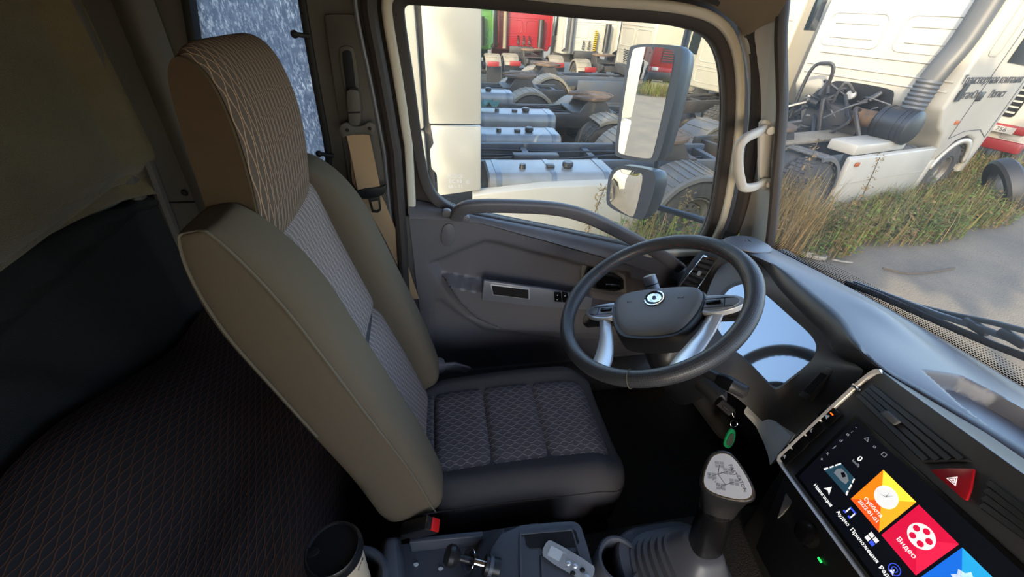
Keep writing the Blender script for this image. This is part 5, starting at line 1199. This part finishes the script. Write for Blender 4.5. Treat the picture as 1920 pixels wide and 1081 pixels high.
# ---- C: third, facing right, wheel in view
Cc = truck('tractor_unit', 'third tractor unit with pale cab facing right beyond the wing mirror', (3.2, 13.0, GZ), 0)
chassis_parts(Cc, -.95, 4.0, 1.0, 'chassis_blue', seed=8)
for s in (1, -1): wheel_part(Cc, (0, s*1.06, .5), .5, .29, s, dual=True); wheel_part(Cc, (3.8, s*1.06, .5), .5, .29, s)
for s in (1, -1): fender_part(Cc, (0, s*.93, .5), .57, .62, 10, 172, 'fender_cream', 16)
side_panel(Cc, ((.75, .45), (.75, 1.0), (2.6, 1.0), (2.6, .45)), -1.22, .08, 'side_skirt', 'chassis_blue'); cab_parts(Cc, 2.75, 4.8, 1.15, 3.7, 2.44, 'truck_cream')
# ---- further rows: tractors seen from behind (facing away)
def rear_cab(name, label, x, y, mt, wd=2.35, h=3.5, hose=None, seed=0, fm='fender_cream'):
    t = truck(name, label, (x, y, GZ), 90, group='trucks in the far row')
    chassis_parts(t, -.95, 3.2, 1.0, 'chassis_black', cm=5, seed=seed)
    for s in (1, -1): wheel_part(t, (0, s*1.02, .5), .5, .29, s); fender_part(t, (0, s*.92, .5), .57, .6, 10, 170, fm, 8)
    cab_parts(t, 2.1, 4.0, 1.05, h, wd, mt)
    for s in (1, -1):
        MB().prism([V((1.72, s*wd*.5, 1.3)), V((2.12, s*wd*.5, 1.15)), V((2.12, s*wd*.5, h-.2)), V((1.80, s*wd*.5, h-.3))], (0, -s*.05, 0)).build('side_extender', mt, t, bevel=.01)
        MB().box((-.98, s*.85, .85), (.08, .42, .16)).build('tail_lamp', 'bumper_red', t, bevel=.01)
        MB().box((-.62, s*.92, .45), (.02, .56, .6)).build('mudflap', 'filter_black', t)
    MB().tube([(1.95, wd*.36, 1.1), (1.95, wd*.36, h-.1)], .09, 14).build('exhaust_pipe', ('intake_grey', 'chassis_black', 'beige_metal')[seed % 3], t)
    MB().tube([(1.9, -wd*.30, 1.2), (1.9, -wd*.30, 2.2)], .12, 14).build('air_cleaner', 'filter_black', t)
    if seed in (3, 4): MB().box((2.085, wd*.18, 2.75), (.03, .6, .36)).build('rear_window', 'dark_glass', t, bevel=.02)
    if hose: MB().tube([V((1.98-.06*math.cos(t_), -.25+.06*math.sin(t_), 1.95-.011*t_)) for t_ in [i*.45 for i in range(150)]], .022, 6).build('yellow_coiled_hose', hose, t)
    return t
rear_cab('tractor_unit', 'green and blue painted tractor unit at the left of the far row', 1.25, 17.2, 'truck_green', seed=1)
rear_cab('tractor_unit', 'dark red tractor unit seen from behind in the far row', 3.85, 17.6, 'truck_red', seed=2)
rear_cab('tractor_unit', 'white tractor unit from behind with a yellow coiled hose on its back', 6.5, 16.6, 'truck_white', hose='yellow_hose', seed=3)
rear_cab('tractor_unit', 'pale blue tractor unit seen from behind in the far row', 9.15, 16.3, 'truck_skyblue', seed=4)
rear_cab('tractor_unit', 'cream tractor unit with tall exhaust right of the wing mirror', 12.4, 14.6, 'truck_cream', seed=6)
# a chassis standing between the second and the third truck
B2 = truck('tractor_unit', 'tractor chassis with cream mudguards between the second and third trucks', (2.1, 10.5, GZ), 180)
chassis_parts(B2, -.95, 3.2, 1.0, 'chassis_black', seed=15)
for s in (1, -1): wheel_part(B2, (0, s*1.02, .5), .5, .29, s); fender_part(B2, (0, s*.90, .5), .57, .60, 10, 172, 'fender_cream', 12)
# tall exhaust stack and pale tank right of the mirror
ex = at(1318, 120, 'y', 13.0); t = thing('exhaust_stack', 'tall beige exhaust stack with heat shield right of the mirror', 'exhaust', V((ex.x, ex.y, GZ)))
WORLD[t.name] = V((0, 0, 0)); 
MB().tube([(0, 0, 0), (0, 0, 1.3)], .13, 14).build('stack_foot', 'chassis_black', t)
MB().tube(cr([(0, 0, 1.2), (.02, 0, 1.9), (.08, 0, 2.6), (.1, 0, 3.6)], 5), .17, 16).build('stack_pipe', 'beige_metal', t)
for z in (1.5, 1.9, 2.4): MB().lathe([(.175, 0), (.19, .01), (.19, .05), (.175, .06)], (.02, 0, z), (0, 0, 1), 16).build('stack_band', 'beige_metal', t)
# ---- D: white tractor ahead, seen through the windscreen
D = truck('tractor_unit', 'white tractor unit with lettered door parked ahead, seen through the windscreen', (5.5-.302, 4.7+1.213, GZ), 14)
# origin: rear axle centre line is 1.25 m inboard of the near side plane (local y = -1.25 is the near side)
chassis_parts(D, -.95, 3.4, 1.0, 'chassis_black', seed=21)
for s in (1, -1): wheel_part(D, (-.05, s*1.06, .5), .5, .29, s, dual=True); wheel_part(D, (3.72, s*1.06, .5), .5, .29, s)
fender_part(D, (-.05, -.93, .5), .57, .60, 8, 100, 'fender_grey', 8); fender_part(D, (-.05, .93, .5), .57, .60, 8, 172, 'fender_grey', 8)
fair = MB().loft([[V((x, -1.25, .22)), V((x, -1.25, .62)), V((x, -1.23, 1.00)), V((x, -1.17, 1.03)), V((x, -1.15, 1.0)), V((x, -1.20, .22))] for x in (.55, 1.2, 2.2, 2.95)]).build('side_fairing', 'truck_white', D, bevel=.01)
MB().box((1.75, -1.252, .62), (2.4, .006, .012)).build('fairing_line', 'truck_cream', fair)
MB().box((.72, -1.255, .92), (.09, .02, .06)).build('marker_lamp', 'amber', fair, bevel=.005)
MB().box((1.35, -.95, 1.10), (1.35, .42, .16)).build('tool_box', 'truck_white', D, bevel=.03)
tank_part(D, 1.6, 2.7, -.85, .45, 1.0, .55, 'tank_metal', 2)
MB().box((1.0, -.3, 1.06), (2.4, .45, .05)).build('catwalk', 'fender_cream', D, bevel=.01)
cx0 = 2.28; z0 = 1.62
prof = [(cx0, z0), (cx0, 3.55), (cx0+.15, 3.85), (3.6, 3.85), (4.35, 2.3), (4.5, 2.0), (4.55, .45), (4.35, .45), (4.28, .85), (4.05, 1.08), (3.72, 1.16), (3.38, 1.08), (3.15, .85), (3.08, .75), (2.75, 1.25), (2.5, 1.35)]
cab = MB().loft([[V((x, y, z)) for x, z in prof] for y in (-1.24, 1.24)]).build('cab_body', 'truck_white', D, bevel=.05, seg=3)
for yc in (-.60, .60):
    for (zc, h_) in ((2.55, .50), (3.25, .5)):
        lp = [V((cx0-.012, yc+a, zc+b)) for a, b in rrect(1.0, h_, .12, 5)]; c = sum(lp, V())/len(lp); MB().ring(lp, [lerp(p, c, .05) for p in lp], (.03, 0, 0)).build('pressed_rib', 'truck_white', cab, bevel=.008)
        MB().box((cx0-.004, yc, zc+h_*.2), (.02, .72, .02)).build('pressed_line', 'truck_white', cab, bevel=.006); MB().box((cx0-.004, yc, zc-h_*.22), (.02, .72, .02)).build('pressed_line', 'truck_white', cab, bevel=.006)
for zz, wd_ in ((2.20, 2.0), (2.0, 2.3), (1.86, 2.3)): MB().box((cx0-.006, 0, zz), (.025, wd_, .025)).build('pressed_line', 'truck_white', cab, bevel=.008)
arch = chaikin([V((cx0-.02, y, z)) for y, z in ((-.55, 1.45), (-.52, 1.72), (-.42, 1.80), (.45, 1.80), (.55, 1.74), (.75, 1.56), (.80, 1.45))], 2)
MB().prism(arch, (.06, 0, 0)).build('engine_opening', 'filter_black', D)
MB().lathe([(0, .03), (.06, .03), (.075, .02), (.075, -.03)], (cx0-.16, .05, 1.62), (-1, 0, .2), 20).build('pressure_gauge', 'plate_white', D)
rnd = random.Random(5)
MB().box((cx0-.28, 0, 1.25), (.46, 1.0, .42)).build('gearbox', 'chassis_black', D, bevel=.05)
for k in range(22):
    p = V((cx0-rnd.uniform(.1, .6), rnd.uniform(-.6, .6), rnd.uniform(1.2, 1.7))); MB().tube(cr([p, p+V((rnd.uniform(-.3, .1), rnd.uniform(-.3, .3), rnd.uniform(-.1, .2))), p+V((rnd.uniform(-.3, .1), rnd.uniform(-.5, .5), rnd.uniform(-.4, .0)))], 5), rnd.uniform(.012, .035), 7).build('hose', ('filter_black', 'chassis_black', 'intake_grey')[k % 3], D)
for k in range(2): MB().tube([V((cx0-.5-.07*math.cos(t_)-.004*t_, .5-.006*t_, 1.45+.07*math.sin(t_))) for t_ in [i*.5 for i in range(110)]], .014, 6).build('coiled_hose', 'filter_black', D)
MB().tube(cr([(cx0-.45, .75, 1.1), (cx0-.5, .72, 1.9), (cx0-.45, .55, 2.05), (cx0-.38, .40, 1.95), (cx0-.3, .42, 1.3)], 6), .03, 8).build('hose_hoop', 'filter_black', D)
# intake pipe and air filter
MB().bar(cr([(cx0-.06, -1.02, 4.0), (cx0-.10, -1.02, 3.2), (cx0-.14, -1.02, 2.55), (cx0-.20, -.98, 2.2), (cx0-.22, -.95, 2.0)], 6), .30, .22, up=V((-1, 0, 0)), r=.4).build('intake_pipe', 'intake_grey', D)
MB().tube([V((cx0-.22-.02*i/10, -.95, 2.0-.03*i)) for i in range(14)], [.15+.014*(i % 2) for i in range(14)], 18).build('intake_bellows', 'intake_grey', D)
flt = MB().tube([(cx0-.55, -.75, 1.38), (cx0-.55, -.78, 1.38), (cx0-.55, -1.22, 1.38), (cx0-.55, -1.25, 1.38)], [.22, .25, .25, .21], 28).build('air_filter', 'filter_black', D, angle=40)
for yy in (-.82, -1.05, -1.12): MB().tube([(cx0-.55, yy, 1.38), (cx0-.55, yy-.03, 1.38)], .262, 28).build('clamp_band', 'filter_black', flt, angle=40)
MB().tube([(cx0-.55, -.4, 1.38), (cx0-.55, -.76, 1.38)], .13, 16).build('filter_outlet', 'rust', D)
# near side: door, arch, lettering, step
yN = -1.24
dl = [(3.05, 1.15), (3.05, 3.2), (3.9, 3.2), (4.3, 2.3), (4.38, 1.1), (4.0, 1.25), (3.45, 1.25)]; L = [V((x, yN-.004, z)) for x, z in dl]; c = sum(L, V())/len(L); MB().ring(L, [lerp(p, c, .018) for p in L], (0, -.004, 0)).build('door_gap', 'intake_grey', D)
MB().prism([V((x, yN-.006, z)) for x, z in ((3.25, 2.28), (4.18, 2.22), (3.85, 3.08), (3.25, 3.08))], (0, -.01, 0)).build('side_window', 'dark_glass', D, bevel=.005)
lp = [V((2.66+a, yN-.006, 2.75+b)) for a, b in rrect(.34, .8, .08, 4)]; MB().ring(lp, [lerp(p, sum(lp, V())/len(lp), .05) for p in lp], (0, -.005, 0)).build('locker_joint', 'truck_cream', D)
text('Транспортная компания', .165, V((3.22, yN-.008, 2.04)), (1, 0, 0), (0, 0, 1), 'dark_print', D, 'door_lettering', .002); text('МегапОлис   Логист', .165, V((3.15, yN-.008, 1.83)), (1, 0, 0), (0, 0, 1), 'dark_print', D, 'door_lettering', .002)
MB().box((3.12, yN-.012, 1.80), (.16, .02, .13)).build('door_handle', 'filter_black', D, bevel=.01)
MB().prism([V((x, yN-.005, z)) for x, z in ((2.40, 2.0), (2.52, 2.0), (2.50, 1.75), (2.38, 1.75))], (0, -.02, 0)).build('vent_grille', 'filter_black', D)
wa = [V((3.72+.62*math.cos(R(a)), yN-.012, .5+.62*math.sin(R(a)))) for a in range(15, 171, 8)]; wb = [V((3.72+.54*math.cos(R(a)), yN-.012, .5+.54*math.sin(R(a)))) for a in range(15, 171, 8)]
MB().loft([wa, wb], False).build('wheel_arch', 'truck_white', D, solid=.05)
MB().box((2.95, yN-.01, 1.42), (.10, .03, .06)).build('marker_lamp', 'amber', D, bevel=.008)
MB().prism([V((x, yN, z)) for x, z in ((2.98, .25), (2.98, .80), (3.14, .80), (3.14, .25))], (0, .2, 0)).build('step_panel', 'truck_white', D, bevel=.01)
# ---- far cream cab behind D, and the red-bumpered truck at the right edge
H = truck('box_truck', 'cream cab of a truck standing behind the white tractor unit', (6.2, 9.6, GZ), 14)
chassis_parts(H, -.9, 3.0, 1.0, 'chassis_black', cm=5, fifth=False, seed=31)
cab_parts(H, 1.0, 3.2, 1.05, 4.0, 2.5, 'truck_cream', back_detail=False)
for s in (1, -1): wheel_part(H, (0, s*1.0, .5), .5, .29, s); wheel_part(H, (2.6, s*1.0, .5), .5, .29, s)
MB().prism([V((1.25, -1.262, 2.5)), V((1.65, -1.262, 2.5)), V((1.6, -1.262, 3.3)), V((1.25, -1.262, 3.3))], (0, .01, 0)).build('rear_window', 'dark_glass', H, bevel=.005)
E_ = truck('tractor_unit', 'white truck with red bumper and number plate at the right edge', (16.3, 8.6, GZ), 190)
cab_parts(E_, 1.9, 3.9, 1.05, 3.7, 2.45, 'truck_white', back_detail=False)
for s in (1, -1): wheel_part(E_, (3.2, s*1.0, .5), .5, .29, s); wheel_part(E_, (0, s*1.0, .5), .5, .29, s)
chassis_parts(E_, -.9, 3.2, 1.0, 'chassis_black', cm=5, seed=33)
MB().box((4.02, 0, .62), (.2, 2.5, .22)).build('red_bumper', 'bumper_red', E_, bevel=.04); MB().box((4.05, 0, .95), (.1, 2.3, .16)).build('red_bar', 'bumper_red', E_, bevel=.03)
pl_ = MB().box((4.115, .7, .93), (.02, .55, .13)).build('number_plate', 'plate_white', E_); text('X 756', .12, V((4.128, .7, .93)), (0, 1, 0), (0, 0, 1), 'dark_print', E_, 'plate_number', .001)

# ================================================================== WING MIRROR
mr = thing('wing_mirror', 'tall black wing mirror with a smaller wide-angle mirror beneath it', 'mirror', at(1215, 300, 'y', 1.52))
MC = at(1214, 190, 'y', 1.5)
mn = V((math.cos(R(192.6)), math.sin(R(192.6)), .02)).normalized()
def mp(px, py, c=MC, n=mn, h=0): return on_plane(px, py, c, n)+n*h
gq = chaikin([mp(*p) for p in ((1196, 87), (1262, 90), (1268, 100), (1262, 140), (1228, 290), (1222, 299), (1166, 289), (1160, 280), (1186, 100))], 2); gc = sum(gq, V())/len(gq)
MB().prism([p+mn*.005 for p in gq], mn*.003).build('mirror_glass', 'mirror_glass', mr)
hp_ = [lerp(p, gc, -.045) for p in gq]; hb_ = chaikin([mp(*p) for p in ((1188, 82), (1276, 84), (1284, 96), (1276, 150), (1240, 292), (1230, 306), (1160, 296), (1152, 284), (1180, 96))], 2)
hb_ = hb_[:len(gq)]
MB().loft([[p+mn*.006 for p in hb_], [p-mn*.02 for p in hb_], [lerp(p, gc, .08)-mn*.06 for p in hb_], [lerp(p, gc, .4)-mn*.085 for p in hb_]], True, True).build('mirror_housing', 'mirror_housing', mr, angle=50)
MC2 = at(1185, 358, 'y', 1.48); mn2 = V((math.cos(R(193)), math.sin(R(193)), -.05)).normalized()
g2 = chaikin([mp(*p, MC2, mn2) for p in ((1150, 312), (1200, 320), (1208, 326), (1206, 345), (1192, 405), (1184, 409), (1148, 385), (1142, 375))], 2); c2 = sum(g2, V())/len(g2)
rings = [[lerp(p, c2, 1-k)+mn2*(.014*(1-k*k)+.003) for p in g2] for k in (1, .85, .7, .55, .4, .25, .1, .02)]
MB().loft(rings, True, False).build('wide_angle_glass', 'mirror_glass', mr, angle=90)
h2 = chaikin([mp(*p, MC2, mn2) for p in ((1146, 306), (1220, 316), (1232, 326), (1228, 360), (1212, 405), (1200, 414), (1144, 390), (1136, 375))], 2)
MB().loft([[p+mn2*.004 for p in h2], [p-mn2*.03 for p in h2], [lerp(p, c2, .1)-mn2*.07 for p in h2], [lerp(p, c2, .5)-mn2*.085 for p in h2]]).build('wide_angle_housing', 'mirror_housing', mr, angle=50)
a1_ = MC-mn*.06; MB().tube(cr([a1_+V((.05, .02, .26)), a1_+V((.06, .02, 0)), MC2-mn2*.05+V((.06, .02, -.1))], 6), .013, 10).build('mirror_arm', 'mirror_housing', mr)
MB().tube(cr([a1_+V((.05, .02, .24)), V((.90, 1.34, 1.47)), V((.74, 1.17, 1.47))], 5), .014, 10).build('mirror_bracket', 'mirror_housing', mr)
MB().tube(cr([MC2-mn2*.05+V((.06, .02, -.08)), V((1.08, 1.3, .70)), V((1.08, 1.16, .72))], 5), .014, 10).build('mirror_bracket', 'mirror_housing', mr)

# the red truck that the mirror shows, behind us on the left
dcam = (MC-CAM).normalized(); rf = dcam-mn*2*dcam.dot(mn)
ph = math.atan2(rf.y, rf.x)+R(1.5); rp = V((MC.x+24*math.cos(ph), MC.y+24*math.sin(ph), GZ))
RT_ = truck('dump_truck', 'red truck behind us that shows only in the wing mirror', rp, math.degrees(ph)+180-14)
chassis_parts(RT_, -3.4, 1.0, 1.0, 'chassis_black', cm=6, fifth=False, seed=41); cab_parts(RT_, -1.0, 1.0, 1.15, 3.2, 2.4, 'truck_fire', back_detail=False)
MB().box((1.06, 0, .62), (.2, 2.4, .40)).build('black_bumper', 'chassis_black', RT_, bevel=.04)
for s in (1, -1): wheel_part(RT_, (.2, s*1.0, .5), .5, .29, s); wheel_part(RT_, (-2.8, s*1.0, .5), .5, .29, s)
MB().box((-2.5, 0, 1.9), (2.8, 2.4, 1.5)).build('tipper_body', 'truck_fire', RT_, bevel=.03)

# ================================================================== WIPER
wp = thing('windscreen_wiper', 'black windscreen wiper resting along the bottom of the glass', 'wiper', V((1.2, .4, .78)))
def wsp(y, z, o=.02): return WS(y, z)+V((o, 0, o*.35))
pa_, pb_ = at(1590, 548, 'x', 1.16), at(1930, 655, 'x', 1.24)
def glass_hit(px, py, off=.018):
    lo_, hi_ = .3, 4.0
    for _ in range(50):
        m = (lo_+hi_)/2; p = CAM+ray(px, py)*m
        if p.x < WX(p.y)-.37*(p.z-.79)+off: lo_ = m
        else: hi_ = m
    return CAM+ray(px, py)*lo_
bl = [glass_hit(*p) for p in ((1585, 530), (1640, 550), (1690, 572), (1740, 594), (1800, 620), (1860, 645), (1930, 672), (2000, 700))]
MB().bar(bl, .008, .016, up=V((0, .3, 1))).build('blade', 'rubber_black', wp)
fr = [glass_hit(*p, .032) for p in ((1600, 530), (1660, 552), (1720, 575), (1760, 590), (1830, 612), (1910, 640), (2000, 672))]
MB().bar(fr, .010, .014, up=V((0, .3, 1))).build('blade_frame', 'mirror_housing', wp)
ar = [glass_hit(*p, .05) for p in ((1690, 566), (1780, 588), (1860, 604), (1930, 622), (2040, 660))]
MB().bar(ar, .012, .012, up=V((0, .3, 1))).build('arm', 'rubber_black', wp)
for p in ((1695, 570), (1830, 612), (1900, 634)): MB().box(glass_hit(*p, .036), (.02, .05, .018)).build('bridge', 'rubber_black', wp, bevel=.004)

# ================================================================== WEEDS, TWIGS, TREES
def blade(mb, p, h, w_, lean, ang):
    d = V((math.cos(ang), math.sin(ang), 0)); s = V((-d.y, d.x, 0))*w_
    q = p+d*lean*.4+V((0, 0, h*.6)); r_ = p+d*lean+V((0, 0, h))
    mb.add([p-s, p+s, q+s*.7, q-s*.7, r_], [(0, 1, 2, 3), (3, 2, 4)])
def weed_patch(name, label, spots, n, hmin, hmax, mats, seed, leafk=.35):
    rnd = random.Random(seed); mbs = [MB() for _ in mats]
    for _ in range(n):
        cx, cy, rx_, ry_ = spots[rnd.randrange(len(spots))]
        a = rnd.uniform(0, 2*PI); r_ = math.sqrt(rnd.random()); p = V((cx+rx_*r_*math.cos(a), cy+ry_*r_*math.sin(a), GZ))
        i = rnd.choices(range(len(mats)), weights=[m[1] for m in mats])[0]; h = rnd.uniform(hmin, hmax)
        if rnd.random() > leafk: blade(mbs[i], p, h, rnd.uniform(.004, .010), rnd.uniform(.0, .5)*h, rnd.uniform(0, 2*PI))
        else:
            for k in range(5):
                c = p+V((rnd.uniform(-.08, .08), rnd.uniform(-.08, .08), h*rnd.uniform(.2, .8))); s = rnd.uniform(.02, .05); an = rnd.uniform(0, 2*PI); u_ = V((math.cos(an), math.sin(an), rnd.uniform(-.4, .6))).normalized(); v_ = u_.cross(V((0, 0, 1))).normalized()*.5
                mbs[i].add([c-u_*s, c+v_*s, c+u_*s, c-v_*s], [(0, 1, 2, 3)])
    root = thing(name, label, 'weeds', V((spots[0][0], spots[0][1], GZ)), kind='stuff')
    for m, mb in zip(mats, mbs):
        if mb.v: o = mb.build('foliage', m[0], root); o['kind'] = 'stuff'
weed_patch('weeds', 'mixed green and dry weeds along the white tractor ahead', [(5.2, 4.2, .7, .5), (6.2, 4.5, .9, .35), (7.2, 4.9, .8, .4), (8.2, 5.2, .8, .45), (9.2, 5.4, .9, .5), (10.3, 5.4, 1.1, .6), (6.8, 4.3, 1.4, .35), (8.6, 4.7, 1.2, .35)], 7500, .12, .55, (('leaf_green', 4), ('leaf_olive', 4), ('leaf_dry', 2.5)), 3, .45)
weed_patch('dry_grass', 'tall pale dry grass right beside the windscreen pillar', [(4.3, 4.0, .5, .4), (4.8, 4.3, .5, .4), (4.0, 3.7, .4, .3)], 1500, .4, 1.15, (('leaf_dry', 6), ('leaf_olive', 3)), 4, .12)
weed_patch('weeds', 'green weeds growing at the wheel seen in the side window', [(3.0, 3.6, .45, .22), (3.6, 3.65, .4, .25), (2.2, 3.7, .4, .12)], 900, .3, 1.0, (('leaf_green', 4), ('leaf_dry', 3)), 5, .5)
weed_patch('weeds', 'grass strip in front of the red truck behind us', [(rp.x+2.4, rp.y-1.8, 1.8, .9), (rp.x+1.2, rp.y-2.6, 1.6, .8)], 2500, .2, .7, (('leaf_green', 4), ('leaf_dry', 3)), 6, .3)
weed_patch('weeds', 'weeds in the sunlit gap behind the lettered cab', [(11.5, 6.6, 1.2, .8), (13, 7.0, 1.5, .8)], 2200, .15, .6, (('leaf_green', 2), ('leaf_dry', 4)), 7, .3)
def stalk(name, label, base, h, mt, seed):
    rnd = random.Random(seed); t = thing(name, label, 'plant', base); WORLD[t.name] = V((0, 0, 0))
    pts = cr([(0, 0, 0), (rnd.uniform(-.05, .05), rnd.uniform(-.05, .05), h*.5), (rnd.uniform(-.12, .12), rnd.uniform(-.1, .1), h)], 6)
    MB().tube(pts, [lerp(.010, .004, i/(len(pts)-1)) for i in range(len(pts))], 6).build('stem', 'twig', t)
    mb = MB()
    for k in range(150):
        p = pts[rnd.randrange(len(pts)//3, len(pts))]+V((rnd.uniform(-.05, .05), rnd.uniform(-.05, .05), rnd.uniform(-.04, .04))); s = rnd.uniform(.012, .03); an = rnd.uniform(0, 2*PI); u_ = V((math.cos(an), math.sin(an), rnd.uniform(.1, .9))).normalized(); v_ = u_.cross(V((0, 0, 1))).normalized()*.45
        mb.add([p-u_*s, p+v_*s, p+u_*s, p-v_*s], [(0, 1, 2, 3)])
    mb.build('seed_head', mt, t)['kind'] = 'stuff'
for i, (px, gy, y, h, mt, lb) in enumerate(((1455, 0, 4.0, 1.5, 'leaf_dry', 'dry seed stalk leaning over the far truck wheel'), (1250, 0, 3.75, 1.0, 'leaf_dry', 'dry dock stalk left of the ribbed wheel'), (1300, 0, 3.75, 1.1, 'leaf_green', 'green leafy stalk in front of the ribbed wheel'), (1100, 0, 3.85, 1.05, 'leaf_dry', 'brown dock stalk before the white side fairing'), (1570, 0, 4.1, 1.25, 'leaf_dry', 'tall dry stalk beside the white side fairing ahead'))):
    b = at(px, 450, 'y', y); stalk('weed_stalk', lb, V((b.x, y, GZ)), h, mt, 60+i)
def strewn(name, label, cat, pts, r_, mt, n=6, group=None):
    P = cr([at(*p, 'z', GZ+.02) for p in pts], n); tag(MB().tube(P, r_, 7).build(name, mt), label, cat, group)
strewn('branch', 'long curved bare branch lying on the asphalt', 'branch', ((1655, 502), (1700, 512), (1740, 510), (1770, 506), (1790, 502)), .012, 'twig')
strewn('branch', 'dark straight branch near the weeds on the asphalt', 'branch', ((1700, 434), (1725, 446), (1755, 455)), .018, 'twig')
strewn('branch', 'short pale stick nearest the windscreen pillar', 'branch', ((1560, 486), (1580, 490), (1598, 492)), .012, 'kerb_stone')
for i, (px, py, s) in enumerate(((1512, 478, .16), (1535, 484, .12), (1540, 462, .06), (1610, 455, .05))):
    p = at(px, py, 'z', GZ); q = chaikin([p+V((s*math.cos(a)*random.uniform(.7, 1.1), s*.7*math.sin(a)*random.uniform(.7, 1.1), 0)) for a in [2*PI*k/7 for k in range(7)]], 1)
    tag(MB().prism(q, (0, 0, s*.5)).build('rubble', 'kerb_stone', bevel=.01), ('largest pale concrete chunk near the pillar', 'flat concrete chunk right of the largest one', 'small stone near the concrete chunks', 'smallest stone by the weeds')[i], 'stone', 'rubble on the asphalt')
tyr = thing('old_tyre', 'old black tyre lying in the weeds ahead', 'tyre', at(1850, 388, 'z', GZ)); WORLD[tyr.name] = V((0, 0, 0)); MB().lathe([(.28, .0), (.30, .10), (.34, .12), (.46, .12), (.50, .08), (.51, 0), (.50, -.08), (.46, -.12), (.34, -.12), (.30, -.1), (.28, 0)], (0, 0, .40), (.75, -.5, .5), 30).build('carcass', 'rubber_black', tyr)
# trees on the passenger's side: they keep the low sun off the cab and off the near yard
def tree(x, y, seed, lb):
    rnd = random.Random(seed); t = thing('tree', lb, 'tree', V((x, y, GZ)), group='trees on the passenger side'); WORLD[t.name] = V((0, 0, 0))
    MB().tube(cr([(0, 0, 0), (.05, .02, 1.6), (0, .05, 4.0), (.05, 0, 7.0)], 4), [lerp(.12, .04, i/12) for i in range(13)], 8).build('trunk', 'bark', t)
    for k in range(5):
        a = 2*PI*k/5+rnd.random(); MB().tube([(0, 0, 4.8+.2*k), (.7*math.cos(a), .5*math.sin(a), 5.6+.3*k)], .03, 6).build('branch', 'bark', t)
    mb = MB()
    for k in range(4200):
        a = rnd.uniform(0, 2*PI); r_ = 1.15*math.sqrt(rnd.random()); z = rnd.uniform(-1, 1); r_ *= math.sqrt(max(0, 1-z*z*.8)); c = V((r_*math.cos(a)*1.1, r_*math.sin(a)*.9, 7.05+1.75*z)); s = rnd.uniform(.10, .17); an = rnd.uniform(0, 2*PI); u_ = V((math.cos(an), math.sin(an), rnd.uniform(-.8, .8))).normalized(); v_ = u_.cross(V((rnd.uniform(-1, 1), rnd.uniform(-1, 1), 1))).normalized()*.6
        mb.add([c-u_*s, c+v_*s, c+u_*s, c-v_*s], [(0, 1, 2, 3)])
    mb.build('crown', 'leaf_tree', t)['kind'] = 'stuff'
for i, (x, y, lb) in enumerate(((-6.2, -5.0, 'leafy tree farthest behind on the passenger side'), (-2.4, -4.9, 'second leafy tree from behind on the passenger side'), (-.6, -5.2, 'leafy tree level with the seats on the passenger side'), (1.2, -5.0, 'leafy tree level with the dashboard on the passenger side'), (2.9, -5.2, 'leafy tree farthest ahead on the passenger side'))): tree(x, y, 90+i, lb)  # gap in this unseen row lets sun reach the right quarter window
